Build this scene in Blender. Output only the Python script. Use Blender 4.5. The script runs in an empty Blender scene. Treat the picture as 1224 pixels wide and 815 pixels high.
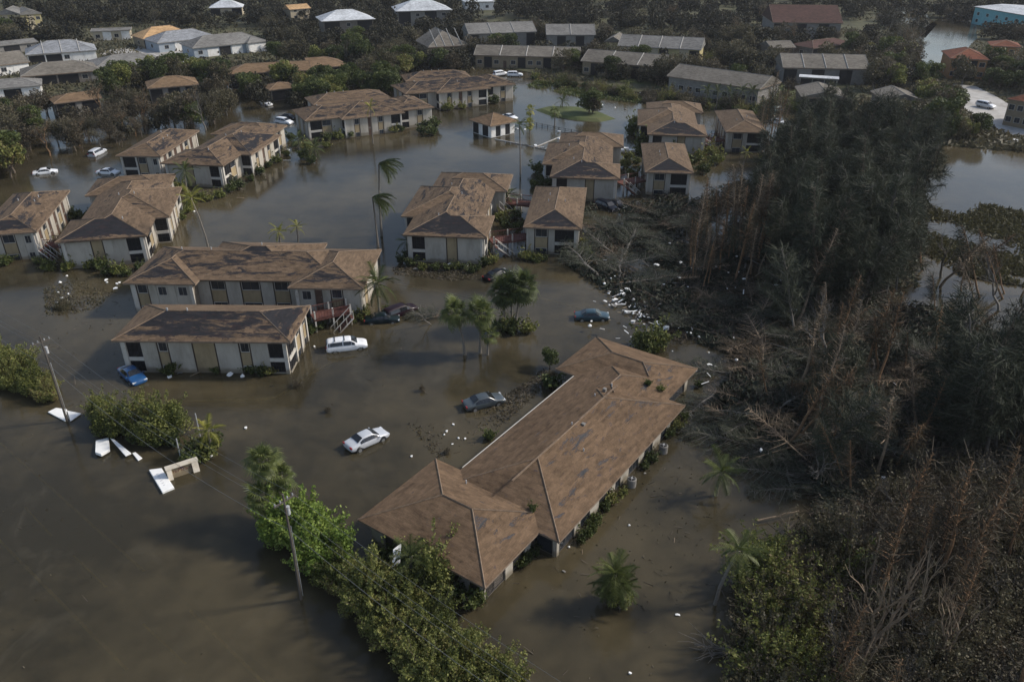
import bpy, bmesh, math, random
import numpy as np
from mathutils import Vector, Matrix
R = math.radians
rnd = random.Random(7)
rng = np.random.default_rng(11)
scene = bpy.context.scene
COL = scene.collection

# ---------------------------------------------------------------- camera, sky, sun, exposure
CAM_H, CAM_PITCH = 46.0, R(28.8)            # drone height above the flood water, tilt below the horizon
cam_d = bpy.data.cameras.new('camera'); cam = bpy.data.objects.new('camera', cam_d); COL.objects.link(cam)
cam_d.sensor_width = 36; cam_d.lens = 28.0; cam_d.clip_start = .5; cam_d.clip_end = 6000
cam.location = (0, 0, CAM_H); cam.rotation_euler = (R(90)-CAM_PITCH, 0, 0)
scene.camera = cam
SUN_EL, SUN_AZ = R(38), R(78)               # azimuth clockwise from +Y
world = bpy.data.worlds.new('World'); scene.world = world; world.use_nodes = True
wn = world.node_tree; wn.nodes.clear()
wo = wn.nodes.new('ShaderNodeOutputWorld'); bg = wn.nodes.new('ShaderNodeBackground')
sky = wn.nodes.new('ShaderNodeTexSky'); sky.sky_type = 'NISHITA'; sky.sun_disc = False
sky.sun_elevation = SUN_EL; sky.sun_rotation = SUN_AZ; sky.air_density = 1.0; sky.dust_density = 1.5
bg.inputs[1].default_value = .085
hs = wn.nodes.new('ShaderNodeHueSaturation'); hs.inputs['Saturation'].default_value = .85   # thin high cloud greys the blue
wn.links.new(sky.outputs[0], hs.inputs['Color']); wn.links.new(hs.outputs[0], bg.inputs[0]); wn.links.new(bg.outputs[0], wo.inputs[0])
sl = bpy.data.lights.new('sun', 'SUN'); sun = bpy.data.objects.new('sun', sl); COL.objects.link(sun)
sl.energy = 2.0; sl.angle = R(6); sl.color = (1, .93, .83)
sd = Vector((math.sin(SUN_AZ)*math.cos(SUN_EL), math.cos(SUN_AZ)*math.cos(SUN_EL), math.sin(SUN_EL)))
sun.rotation_euler = sd.to_track_quat('Z', 'Y').to_euler(); sun.location = (60, 20, 90)
vs = scene.view_settings
vs.view_transform = 'Standard'; vs.look = 'None'; vs.exposure = .92; vs.gamma = 1; vs.use_curve_mapping = False
scene.render.engine = 'CYCLES'
scene.cycles.max_bounces = 6; scene.cycles.transparent_max_bounces = 12
scene.cycles.use_denoising = True

# ---------------------------------------------------------------- survey helpers: photo bearing -> ground metres
SP, CP, FPX = math.sin(CAM_PITCH), math.cos(CAM_PITCH), 952.0
def at(x, y, z=0.0):
    """ground position (metres) surveyed from a bearing in the photograph, at height z"""
    u = (x-612)/FPX; v = (y-407.5)/FPX
    t = (CAM_H-z)/(SP+v*CP)
    return Vector((u*t, (CP-v*SP)*t, z))
def bearing(X, Y, Z=0.0):
    d = CAM_H-Z; f = Y*CP+d*SP
    return (612+FPX*X/f, 407.5+FPX*(d*CP-Y*SP)/f, FPX/f)
def height_at(xb, yb, yt):
    p = at(xb, yb); lo, hi = 0, 60
    for _ in range(40):
        m = (lo+hi)/2
        if bearing(p.x, p.y, m)[1] > yt: lo = m
        else: hi = m
    return lo

# ---------------------------------------------------------------- materials
MATS = {}
def nodes(name):
    m = bpy.data.materials.new(name); m.use_nodes = True; nt = m.node_tree; nt.nodes.clear()
    return m, nt, (lambda t: nt.nodes.new('ShaderNode'+t)), nt.links.new
def mat(name, col, var=.18, scale=2.0, rough=.75, bump=.15, spec=.3, metal=0, dirt=None, dscale=.8, stretch=(1, 1, 1), coat=0, tide=None):
    m, nt, N, L = nodes(name)
    out = N('OutputMaterial'); b = N('BsdfPrincipled'); L(b.outputs[0], out.inputs[0])
    tc = N('TexCoord'); oi = N('ObjectInfo')
    off = N('VectorMath'); off.operation = 'ADD'; mul = N('VectorMath'); mul.operation = 'SCALE'
    mul.inputs[0].default_value = (31, 17, 23); L(oi.outputs['Random'], mul.inputs[3])
    mp = N('Mapping'); mp.inputs['Scale'].default_value = stretch
    L(tc.outputs['Object'], off.inputs[0]); L(mul.outputs[0], off.inputs[1]); L(off.outputs[0], mp.inputs[0])
    n1 = N('TexNoise'); n1.inputs['Scale'].default_value = scale; n1.inputs['Detail'].default_value = 5; n1.inputs['Roughness'].default_value = .65
    L(mp.outputs[0], n1.inputs['Vector'])
    mr = N('MapRange'); mr.inputs[1].default_value = .25; mr.inputs[2].default_value = .75
    mr.inputs[3].default_value = 1-var*1.6; mr.inputs[4].default_value = 1+var*1.6; L(n1.outputs[0], mr.inputs[0])
    vm = N('VectorMath'); vm.operation = 'SCALE'; vm.inputs[0].default_value = col[:3]; L(mr.outputs[0], vm.inputs[3])
    c = vm.outputs[0]
    if dirt:
        n2 = N('TexNoise'); n2.inputs['Scale'].default_value = dscale; n2.inputs['Detail'].default_value = 6; n2.inputs['Roughness'].default_value = .7
        L(mp.outputs[0], n2.inputs['Vector'])
        r2 = N('MapRange'); r2.inputs[1].default_value = .5; r2.inputs[2].default_value = .72; L(n2.outputs[0], r2.inputs[0])
        mx = N('MixRGB'); L(r2.outputs[0], mx.inputs[0]); L(c, mx.inputs[1]); mx.inputs[2].default_value = (*dirt, 1); c = mx.outputs[0]
    if tide:      # mud line left by the flood, ragged along its top
        sz = N('SeparateXYZ'); L(tc.outputs['Object'], sz.inputs[0]); n3 = N('TexNoise'); n3.inputs['Scale'].default_value = 1.3; n3.inputs['Detail'].default_value = 5; L(mp.outputs[0], n3.inputs['Vector'])
        ad = N('Math'); ad.operation = 'MULTIPLY_ADD'; L(n3.outputs[0], ad.inputs[0]); ad.inputs[1].default_value = -1.0; L(sz.outputs[2], ad.inputs[2])
        r3 = N('MapRange'); r3.inputs[1].default_value = -.15; r3.inputs[2].default_value = .2; r3.inputs[3].default_value = .75; r3.inputs[4].default_value = 0; L(ad.outputs[0], r3.inputs[0])
        m3 = N('MixRGB'); L(r3.outputs[0], m3.inputs[0]); L(c, m3.inputs[1]); m3.inputs[2].default_value = (*tide, 1); c = m3.outputs[0]
    L(c, b.inputs['Base Color'])
    b.inputs['Roughness'].default_value = rough; b.inputs['Metallic'].default_value = metal
    b.inputs['Specular IOR Level'].default_value = spec; b.inputs['Coat Weight'].default_value = coat
    if bump:
        bp = N('Bump'); bp.inputs['Strength'].default_value = bump; bp.inputs['Distance'].default_value = .05
        L(n1.outputs[0], bp.inputs['Height']); L(bp.outputs[0], b.inputs['Normal'])
    MATS[name] = m
    return m
def leaf_mat(name, cols, trans=.25, rough=.6, drift=.35):
    """leaf colour varies leaf by leaf, tree by tree and in drifts through the crown"""
    m, nt, N, L = nodes(name)
    out = N('OutputMaterial'); geo = N('NewGeometry'); oi = N('ObjectInfo'); tc = N('TexCoord')
    no = N('TexNoise'); no.inputs['Scale'].default_value = drift; no.inputs['Detail'].default_value = 3; L(tc.outputs['Object'], no.inputs['Vector'])
    a = N('Math'); a.operation = 'MULTIPLY_ADD'; L(geo.outputs['Random Per Island'], a.inputs[0]); a.inputs[1].default_value = .45
    L(no.outputs[0], a.inputs[2])
    a2 = N('Math'); a2.operation = 'MULTIPLY_ADD'; L(oi.outputs['Random'], a2.inputs[0]); a2.inputs[1].default_value = .5; L(a.outputs[0], a2.inputs[2])
    mr = N('MapRange'); mr.inputs[1].default_value = .45; mr.inputs[2].default_value = 1.35; L(a2.outputs[0], mr.inputs[0])
    cr = N('ValToRGB'); els = cr.color_ramp.elements
    while len(els) < len(cols): els.new(.5)
    for i, cc in enumerate(cols): els[i].position = i/(len(cols)-1); els[i].color = (*cc, 1)
    L(mr.outputs[0], cr.inputs[0])
    d = N('BsdfPrincipled'); d.inputs['Roughness'].default_value = rough; d.inputs['Specular IOR Level'].default_value = .25
    t = N('BsdfTranslucent'); mx = N('MixShader'); mx.inputs[0].default_value = trans
    L(cr.outputs[0], d.inputs['Base Color']); L(cr.outputs[0], t.inputs[0]); L(d.outputs[0], mx.inputs[1]); L(t.outputs[0], mx.inputs[2])
    L(mx.outputs[0], out.inputs[0]); MATS[name] = m
    return m
def roof_mat(name, shingle, under, worn):
    """asphalt shingles in metres along the eave / up the slope; 'dmg' per face sets how much has been torn off"""
    m, nt, N, L = nodes(name)
    out = N('OutputMaterial'); b = N('BsdfPrincipled'); L(b.outputs[0], out.inputs[0])
    uv = N('UVMap'); uv.uv_map = 'UVMap'; oi = N('ObjectInfo'); dm = N('Attribute'); dm.attribute_name = 'dmg'
    mul = N('VectorMath'); mul.operation = 'SCALE'; mul.inputs[0].default_value = (57, 0, 41); L(oi.outputs['Random'], mul.inputs[3])
    off = N('VectorMath'); off.operation = 'ADD'; L(uv.outputs[0], off.inputs[0]); L(mul.outputs[0], off.inputs[1])
    def noise(sx, sy, det, ro=.6, dist=0):
        mp = N('Mapping'); mp.inputs['Scale'].default_value = (sx, sy, 1); L(off.outputs[0], mp.inputs[0])
        n = N('TexNoise'); n.inputs['Scale'].default_value = 1; n.inputs['Detail'].default_value = det; n.inputs['Roughness'].default_value = ro
        n.inputs['Distortion'].default_value = dist; L(mp.outputs[0], n.inputs['Vector']); return n.outputs[0]
    def math_(op, a, bb, c=None):
        n = N('Math'); n.operation = op
        for i, q in enumerate((a, bb, c)):
            if q is None: continue
            if isinstance(q, (int, float)): n.inputs[i].default_value = q
            else: L(q, n.inputs[i])
        return n.outputs[0]
    sx = N('SeparateXYZ'); L(uv.outputs[0], sx.inputs[0])
    tear = noise(.2, .7, 9, .74, .6)
    spots = noise(1.1, 1.8, 3)
    eave = N('MapRange'); eave.inputs[1].default_value = .3; eave.inputs[2].default_value = 1.25; eave.inputs[3].default_value = .2; eave.inputs[4].default_value = 0; L(sx.outputs[1], eave.inputs[0])
    thr = math_('MULTIPLY_ADD', dm.outputs['Fac'], -.46, .73)
    thr = math_('ADD', thr, eave.outputs[0])
    diff = math_('SUBTRACT', math_('MULTIPLY_ADD', spots, .16, math_('SUBTRACT', tear, .08)), thr)
    mk = N('MapRange'); mk.inputs[1].default_value = -.012; mk.inputs[2].default_value = .02; L(diff, mk.inputs[0])
    band = N('MapRange'); band.inputs[1].default_value = .0; band.inputs[2].default_value = .07; band.inputs[3].default_value = 1; band.inputs[4].default_value = 0; L(diff, band.inputs[0])
    # single missing tabs, only where there is some damage
    tabs = noise(1.0, 2.4, 3); tthr = math_('MULTIPLY_ADD', dm.outputs['Fac'], -.16, .70)
    tm = N('MapRange'); tm.inputs[1].default_value = 0; tm.inputs[2].default_value = .03; L(math_('SUBTRACT', tabs, tthr), tm.inputs[0])
    gr = noise(3.2, 9, 4, .75); streak = noise(.5, 3.4, 4, .7); broad = noise(.12, .18, 3)
    sn = N('VectorMath'); sn.operation = 'SNAP'; sn.inputs[1].default_value = (.8, .28, 1); L(off.outputs[0], sn.inputs[0])
    wnz = N('TexWhiteNoise'); L(sn.outputs[0], wnz.inputs[0])
    mott = noise(1.0, 1.5, 6, .75)
    f = math_('MULTIPLY_ADD', gr, .8, math_('MULTIPLY_ADD', streak, .7, math_('MULTIPLY_ADD', broad, .9, math_('MULTIPLY_ADD', wnz.outputs[0], .32, math_('MULTIPLY_ADD', mott, 1.5, -1.15)))))
    sv = N('VectorMath'); sv.operation = 'SCALE'; sv.inputs[0].default_value = shingle; L(f, sv.inputs[3])
    uvn = noise(.9, 1.6, 4, .7); uf = math_('MULTIPLY_ADD', uvn, 1.5, .25)
    um = N('MixRGB'); um.inputs[1].default_value = (*under, 1); um.inputs[2].default_value = (*worn, 1)
    L(math_('MULTIPLY', band.outputs[0], .75), um.inputs[0])
    us = N('VectorMath'); us.operation = 'SCALE'; L(um.outputs[0], us.inputs[0]); L(uf, us.inputs[3])
    mx = N('MixRGB'); L(mk.outputs[0], mx.inputs[0]); L(sv.outputs[0], mx.inputs[1]); L(us.outputs[0], mx.inputs[2])
    mx2 = N('MixRGB'); L(math_('MULTIPLY', tm.outputs[0], .85), mx2.inputs[0]); L(mx.outputs[0], mx2.inputs[1]); mx2.inputs[2].default_value = (under[0]*1.5, under[1]*1.1, under[2]*1, 1)
    L(mx2.outputs[0], b.inputs['Base Color']); b.inputs['Roughness'].default_value = .9; b.inputs['Specular IOR Level'].default_value = .15
    bp = N('Bump'); bp.inputs['Strength'].default_value = .6; bp.inputs['Distance'].default_value = .06
    hh = math_('MULTIPLY_ADD', gr, .5, math_('MULTIPLY', mk.outputs[0], -1.0)); L(hh, bp.inputs['Height']); L(bp.outputs[0], b.inputs['Normal'])
    MATS[name] = m
    return m

ROOF = roof_mat('brown_shingles', (.128, .089, .058), (.02, .02, .023), (.085, .064, .05))
ROOF_TAN = roof_mat('tan_shingles', (.165, .11, .066), (.04, .039, .046), (.13, .095, .075))
ROOF_BUNG = roof_mat('bungalow_shingles', (.126, .083, .051), (.05, .052, .055), (.12, .09, .075))
ROOF_GREY = roof_mat('grey_shingles', (.17, .165, .155), (.09, .085, .08), (.13, .12, .11))
ROOF_TAUPE = roof_mat('taupe_shingles', (.155, .14, .118), (.08, .075, .065), (.12, .105, .09))
ROOF_MAROON = roof_mat('maroon_shingles', (.075, .042, .035), (.04, .03, .03), (.07, .05, .04))
ROOF_RED = roof_mat('red_tiles', (.16, .06, .035), (.1, .06, .04), (.12, .07, .05))
ROOF_ORANGE = roof_mat('orange_tiles', (.42, .27, .14), (.3, .2, .12), (.35, .22, .13))
ROOF_METAL = roof_mat('pale_metal', (.46, .48, .5), (.3, .3, .3), (.35, .35, .35))
ROOF_BLUEGREY = roof_mat('blue_grey_shingles', (.23, .24, .255), (.12, .12, .12), (.16, .16, .16))
RIDGE = mat('ridge_shingle', (.165, .118, .08), .3, 3)
FASCIA = mat('fascia_paint', (.2, .15, .11), .2, 2)
CORE = mat('recessed_wall', (.19, .16, .125), .2, 1.2)
PANEL = mat('white_siding', (.385, .355, .305), .10, .8, .7, .3, dirt=(.27, .25, .205), dscale=.7, stretch=(1, 1, .35), tide=(.15, .125, .085))
TANP = mat('tan_siding', (.30, .235, .14), .12, .9, .75, .3, dirt=(.21, .165, .105), dscale=.7, stretch=(1, 1, .35), tide=(.13, .105, .07))
TRIM = mat('dark_brown_trim', (.05, .035, .026), .2, 2)
COLUMN = mat('white_column', (.50, .475, .43), .1, 1.5, .7, .1, dirt=(.35, .31, .25), dscale=1.5, tide=(.2, .17, .12))
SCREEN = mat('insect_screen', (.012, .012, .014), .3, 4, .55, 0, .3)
GLASS = mat('window_glass', (.03, .035, .042), .3, .7, .12, 0, .6)
BLIND = mat('window_blind', (.27, .25, .2), .15, 2)
DOORM = mat('door_brown', (.09, .055, .04), .2, 2)
REDW = mat('red_brown_deck', (.11, .045, .035), .3, 2, .8)
WHITEP = mat('white_paint', (.72, .71, .68), .08, 1.2, .6, .1, dirt=(.5, .47, .42), dscale=1.1)
CREAM = mat('cream_stucco', (.42, .36, .26), .1, 1.5)
TANW = mat('tan_stucco', (.24, .19, .125), .12, 1.2)
GREYW = mat('grey_siding', (.2, .19, .175), .14, 1.0)
YELLOW = mat('yellow_stucco', (.4, .34, .17), .1, 1.2)
TEALW = mat('turquoise_stucco', (.14, .36, .4), .1, 1)
BLUEW = mat('pale_blue_siding', (.3, .34, .38), .12, 1)
ORANGEW = mat('orange_stucco', (.34, .18, .08), .14, 1)
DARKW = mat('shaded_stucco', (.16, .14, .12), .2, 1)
BARK = mat('bark', (.12, .095, .072), .3, 3, .9, .4)
BARKP = mat('pale_bark', (.205, .155, .108), .25, 3, .9, .4)
BARKG = mat('grey_bark', (.145, .132, .115), .25, 3, .9, .4)
BARKO = mat('ginger_bark', (.2, .12, .065), .3, 3, .9, .4)
PALMT = mat('palm_trunk', (.17, .15, .125), .25, 5, .9, .4, stretch=(1, 1, 3))
POLEW = mat('pole_wood', (.085, .074, .063), .25, 2, .85, .3, stretch=(3, 3, .4))
WIRE = mat('wire_metal', (.16, .16, .155), .05, 1, .5, 0)
STEEL = mat('galvanised_steel', (.38, .39, .4), .15, 4, .5, .1)
FOAM = mat('white_foam', (.78, .78, .76), .06, 2, .7, .15)
DRYB = mat('litter_wood', (.085, .07, .056), .35, .3, .9, .2)
CONC = mat('concrete', (.4, .385, .36), .15, .6, .85, .2, dirt=(.22, .2, .17), dscale=.25)
RUBBER = mat('tyre_rubber', (.02, .02, .02), .2, 4, .8, .1)
RIM = mat('wheel_alloy', (.4, .41, .42), .1, 3, .35, 0, .5, .7)
CARGL = mat('car_glass', (.015, .017, .02), .1, 2, .08, 0, .6)
LAMPR = mat('tail_lamp', (.25, .02, .02), .1, 4, .25, 0, .5)
LAMPW = mat('head_lamp', (.6, .62, .64), .1, 4, .15, 0, .6)
BLACKP = mat('black_trim', (.02, .02, .022), .2, 3, .5, 0)
def paint(name, c, rough=.3): return mat(name, c, .05, 1.2, rough, 0, .5 if rough < .35 else .2, 0, dirt=(c[0]*.75+.012, c[1]*.75+.011, c[2]*.75+.007), dscale=1.2, coat=.4 if rough < .35 else .05)
L_GREEN = leaf_mat('green_leaves', [(.026, .036, .012), (.055, .072, .021), (.10, .12, .034)])
L_HEDGE = leaf_mat('hedge_leaves', [(.03, .038, .011), (.07, .085, .022), (.135, .15, .038), (.21, .215, .065), (.13, .095, .042)])
L_BRIGHT = leaf_mat('bright_leaves', [(.07, .12, .022), (.17, .24, .045), (.28, .34, .085)], .35)
L_DULL = leaf_mat('dull_leaves', [(.036, .035, .02), (.075, .068, .038), (.125, .108, .062)])
L_BROWN = leaf_mat('withered_leaves', [(.044, .036, .022), (.078, .065, .042), (.118, .099, .066)])
L_PINE = leaf_mat('casuarina_needles', [(.018, .024, .016), (.036, .043, .027), (.066, .073, .046)], .15, .7)
L_PINEB = leaf_mat('brown_needles', [(.03, .024, .016), (.055, .042, .026), (.085, .066, .04)], .15, .7)
L_PALM = leaf_mat('palm_leaves', [(.04, .055, .015), (.085, .105, .03), (.15, .17, .055)], .3, .5)
L_YPALM = leaf_mat('yellow_palm_leaves', [(.1, .11, .02), (.2, .2, .035), (.32, .29, .06)], .35, .5)
L_GRASS = leaf_mat('grass_blades', [(.04, .055, .015), (.075, .095, .026), (.11, .125, .04)], .3)
L_MARSH = leaf_mat('marsh_blades', [(.03, .03, .014), (.055, .052, .022), (.085, .08, .035)], .3)

# ---------------------------------------------------------------- mesh building
class MB:
    def __init__(s): s.v = []; s.f = []; s.uv = []; s.d = []
    def face(s, pts, uvs=None, d=0.0):
        i = len(s.v); s.v.extend([tuple(p) for p in pts]); s.f.append(tuple(range(i, i+len(pts))))
        s.uv.append(uvs or [(0, 0)]*len(pts)); s.d.append(d)
    def hexa(s, b, t):
        """closed prism from bottom ring b to top ring t (both counter-clockwise seen from above)"""
        i = len(s.v); n = len(b); s.v.extend([tuple(p) for p in b]+[tuple(p) for p in t])
        s.f.append(tuple(range(i+n-1, i-1, -1))); s.f.append(tuple(range(i+n, i+2*n)))
        for k in range(n): s.f.append((i+k, i+(k+1) % n, i+n+(k+1) % n, i+n+k))
        s.uv += [None]*(n+2); s.d += [0.0]*(n+2)
    def box(s, x0, x1, y0, y1, z0, z1, T=None):
        b = [Vector(p) for p in ((x0, y0, z0), (x1, y0, z0), (x1, y1, z0), (x0, y1, z0))]
        t = [Vector((p.x, p.y, z1)) for p in b]
        if T is not None: b = [T @ p for p in b]; t = [T @ p for p in t]
        s.hexa(b, t)
    def tube(s, pts, rad, n=6, cap=True):
        pts = [Vector(p) for p in pts]; rings = []
        for k, p in enumerate(pts):
            d = (pts[min(k+1, len(pts)-1)]-pts[max(k-1, 0)]).normalized()
            a = d.orthogonal().normalized() if abs(d.z) < .9 else Vector((1, 0, 0)).cross(d).normalized()
            if abs(d.z) < .9: a = Vector((0, 0, 1)).cross(d).normalized()
            b = d.cross(a)
            r = rad[k] if hasattr(rad, '__len__') else rad
            i = len(s.v); s.v.extend([tuple(p+(a*math.cos(2*math.pi*j/n)+b*math.sin(2*math.pi*j/n))*r) for j in range(n)]); rings.append(i)
        for a, b in zip(rings, rings[1:]):
            for j in range(n): s.f.append((a+j, a+(j+1) % n, b+(j+1) % n, b+j)); s.uv.append(None); s.d.append(0)
        if cap:
            s.f.append(tuple(rings[0]+j for j in range(n-1, -1, -1))); s.f.append(tuple(rings[-1]+j for j in range(n))); s.uv += [None]*2; s.d += [0]*2
    def mesh(s, name, m, smooth=False, uv=False):
        me = bpy.data.meshes.new(name); me.from_pydata(s.v, [], s.f)
        if m: me.materials.append(m)
        if uv:
            l = me.uv_layers.new(name='UVMap'); k = 0
            for f, u in zip(s.f, s.uv):
                for j in range(len(f)): l.data[k].uv = u[j] if u else (0, 0); k += 1
            a = me.attributes.new('dmg', 'FLOAT', 'FACE'); a.data.foreach_set('value', s.d)
        if smooth: me.polygons.foreach_set('use_smooth', [True]*len(me.polygons))
        me.update()
        return me
def np_mesh(name, V, F, m):
    me = bpy.data.meshes.new(name); V = np.asarray(V, np.float32); F = np.asarray(F, np.int32)
    k = F.shape[1]
    me.vertices.add(len(V)); me.vertices.foreach_set('co', V.ravel())
    me.loops.add(F.size); me.loops.foreach_set('vertex_index', F.ravel())
    me.polygons.add(len(F)); me.polygons.foreach_set('loop_start', np.arange(0, F.size, k, dtype=np.int32))
    try: me.polygons.foreach_set('loop_total', np.full(len(F), k, np.int32))
    except Exception: pass
    me.materials.append(m); me.update(calc_edges=True)
    return me
def link(name, me, parent=None):
    o = bpy.data.objects.new(name, me); COL.objects.link(o)
    if parent is not None: o.parent = parent
    return o
def tag(o, label=None, cat=None, group=None, kind=None):
    for k, v in (('label', label), ('category', cat), ('group', group), ('kind', kind)):
        if v: o[k] = v
    return o
def thing(name, label, cat, loc=(0, 0, 0), rz=0, group=None):
    o = bpy.data.objects.new(name, None); COL.objects.link(o); o.location = loc; o.rotation_euler = (0, 0, rz)
    o.empty_display_size = .5
    return tag(o, label, cat, group)
def part(name, mb, m, parent, label=None, smooth=False, uv=False):
    if not mb.f: return None
    o = link(name, mb.mesh(name, m, smooth, uv), parent)
    if label: o['label'] = label
    return o
def struct(name, mb, m, kind='structure'):
    o = link(name, mb.mesh(name, m)); o['kind'] = kind; return o
KIDS = {}
def dup(root, loc, rot, scl=1.0, label=None, group=None, cat=None):
    """copy a thing and its parts (mesh data shared)"""
    r = root.copy(); COL.objects.link(r); r.location = loc; r.rotation_euler = rot
    r.scale = (scl, scl, scl) if not hasattr(scl, '__len__') else scl
    for k, v in (('label', label), ('group', group), ('category', cat)):
        if v: r[k] = v
        elif k in r and k == 'group': del r[k]
    for ch in KIDS[root.name]:
        c = ch.copy(); COL.objects.link(c); c.parent = r
    return r
PROTECT = []      # bearings that a building fills, so no scattered tree is planted right in front of it
FOOT = []         # building footprints (centre, half sizes, angle)

# ---------------------------------------------------------------- setting: ground, road, water, land
def sheet(name, pts, z, m, thick=0.0, kind='structure'):
    mb = MB(); top = [Vector((p[0], p[1], z)) for p in pts]
    if sum(a[0]*b[1]-b[0]*a[1] for a, b in zip(pts, list(pts[1:])+[pts[0]])) < 0: top.reverse()
    if thick: mb.hexa([Vector((p.x, p.y, z-thick)) for p in top], top)
    else: mb.face(top)
    return struct(name, mb, m, kind)
BED = mat('mud_bed', (.12, .095, .06), .3, .3, .9, .2, dirt=(.07, .06, .04), dscale=.08)
ASPH = mat('wet_asphalt', (.075, .07, .062), .2, .6, .8, .2)
LINE = mat('road_paint', (.6, .5, .14), .3, .8, .7, .1, dirt=(.12, .11, .07), dscale=.5)
SOIL = mat('grassy_soil', (.062, .062, .03), .4, .12, .95, .3, dirt=(.10, .085, .055), dscale=.05)
LAWN = mat('lawn', (.068, .085, .028), .3, .3, .95, .3, dirt=(.09, .085, .04), dscale=.15)
GZ = -.5
sheet('ground', [(-1200, -150), (1200, -150), (1200, 1300), (-1200, 1300)], GZ, BED)
ra, rb = at(0, 642, GZ), at(119, 761, GZ); rdir = (rb-ra).normalized(); rn = Vector((-rdir.y, rdir.x, 0))
if rn.x < 0: rn = -rn
def strip(name, a, b, w, z, m):
    d = (b-a).normalized(); n = Vector((-d.y, d.x, 0))*w/2
    return sheet(name, [(a+n)[:2], (b+n)[:2], (b-n)[:2], (a-n)[:2]], z, m)
ROAD_Z = GZ+.004
pr1 = at(270, 770, GZ)
edge_off = (pr1-ra).dot(rn)
rc = ra+rn*(edge_off/2-2.0)
strip('road', rc-rdir*160, rc+rdir*60, edge_off+5, ROAD_Z, ASPH)
for nm, (a, b) in {'x': ((0, 529), (172, 682)), 'y': ((-60, 585), (152, 800)), 'z': ((227, 729), (330, 830))}.items():
    strip('road_marking', at(*a, GZ), at(*b, GZ), .22, ROAD_Z+.004, LINE)
for a, b in (((30, 606), (62, 640)), ((87, 663), (127, 701)), ((171, 745), (222, 793))):
    strip('road_marking', at(*a, GZ), at(*b, GZ), .16, ROAD_Z+.004, LINE)

def water_mat():
    m, nt, N, L = nodes('flood_water')
    out = N('OutputMaterial'); geo = N('NewGeometry')
    def noise(s, det, ro=.6, st=(1, 1, 1)):
        mp = N('Mapping'); mp.inputs['Scale'].default_value = st; L(geo.outputs['Position'], mp.inputs[0])
        n = N('TexNoise'); n.inputs['Scale'].default_value = s; n.inputs['Detail'].default_value = det; n.inputs['Roughness'].default_value = ro
        L(mp.outputs[0], n.inputs['Vector']); return n
    rip = noise(1.1, 4, .65, (.8, 1.5, 1)); fine = noise(5, 2, .5, (1, .7, 1)); calm = noise(.035, 3); silt = noise(.028, 5, .62); silt2 = noise(.35, 4, .7)
    ad = N('Math'); ad.operation = 'MULTIPLY_ADD'; L(fine.outputs[0], ad.inputs[0]); ad.inputs[1].default_value = .22; L(rip.outputs[0], ad.inputs[2])
    st = N('MapRange'); st.inputs[1].default_value = .35; st.inputs[2].default_value = .65; st.inputs[3].default_value = .16; st.inputs[4].default_value = .6; L(calm.outputs[0], st.inputs[0])
    bp = N('Bump'); bp.inputs['Distance'].default_value = .055; L(st.outputs[0], bp.inputs['Strength']); L(ad.outputs[0], bp.inputs['Height'])
    mr = N('MapRange'); mr.inputs[1].default_value = .4; mr.inputs[2].default_value = .6
    sm = N('Math'); sm.operation = 'MULTIPLY_ADD'; L(silt2.outputs[0], sm.inputs[0]); sm.inputs[1].default_value = .3; L(silt.outputs[0], sm.inputs[2])
    s3 = N('Math'); s3.operation = 'SUBTRACT'; L(sm.outputs[0], s3.inputs[0]); s3.inputs[1].default_value = .15; L(s3.outputs[0], mr.inputs[0])
    cm = N('MixRGB'); cm.inputs[1].default_value = (.052, .045, .028, 1); cm.inputs[2].default_value = (.118, .096, .055, 1); L(mr.outputs[0], cm.inputs[0])
    film = noise(.11, 7, .72, (1, .45, 1)); film.inputs['Distortion'].default_value = 1.6
    fm = N('MapRange'); fm.inputs[1].default_value = .56; fm.inputs[2].default_value = .70; fm.inputs[4].default_value = .42; L(film.outputs[0], fm.inputs[0])
    c2 = N('MixRGB'); c2.inputs[2].default_value = (.14, .122, .084, 1); L(fm.outputs[0], c2.inputs[0]); L(cm.outputs[0], c2.inputs[1]); cm = c2
    df = N('BsdfDiffuse'); L(cm.outputs[0], df.inputs[0])
    tr = N('BsdfTransparent'); tr.inputs[0].default_value = (.62, .55, .36, 1)
    body = N('MixShader'); body.inputs[0].default_value = .4; L(df.outputs[0], body.inputs[1]); L(tr.outputs[0], body.inputs[2])
    fr = N('Fresnel'); fr.inputs[0].default_value = 1.33; L(bp.outputs[0], fr.inputs[1])
    gl = N('BsdfGlossy'); gl.inputs['Roughness'].default_value = .07; L(bp.outputs[0], gl.inputs['Normal'])
    mx = N('MixShader'); L(fr.outputs[0], mx.inputs[0]); L(body.outputs[0], mx.inputs[1]); L(gl.outputs[0], mx.inputs[2])
    L(mx.outputs[0], out.inputs[0]); MATS['flood_water'] = m
    return m
WATER = water_mat()
sheet('flood_water', [(-1195, -145), (1195, -145), (1195, 1295), (-1195, 1295)], 0, WATER)
# land standing out of the water: the older neighbourhood behind
def poly(pts, z=0): return [at(x, y, z)[:2] for x, y in pts]
LAND_PX = [(-420, 128), (40, 116), (100, 122), (170, 116), (240, 104), (300, 98), (330, 104), (420, 86), (470, 82), (560, 74), (628, 86), (700, 102), (780, 113), (860, 121), (905, 128), (945, 128), (1000, 134), (1060, 152), (1110, 172), (1180, 178), (1500, 196)]
lp = poly(LAND_PX)
sheet('land', lp+[(1190, lp[-1][1]), (1190, 1290), (-1190, 1290), (-1190, lp[0][1])], .14, SOIL, .5)
sheet('lawn', poly([(640, 80), (700, 92), (780, 104), (800, 112), (900, 121), (930, 120), (960, 113), (930, 104), (860, 112), (800, 104), (700, 84), (650, 76)]), .16, LAWN)
sheet('lawn', poly([(905, 118), (930, 100), (955, 104), (990, 118), (960, 130), (925, 128)]), .164, LAWN)
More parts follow.
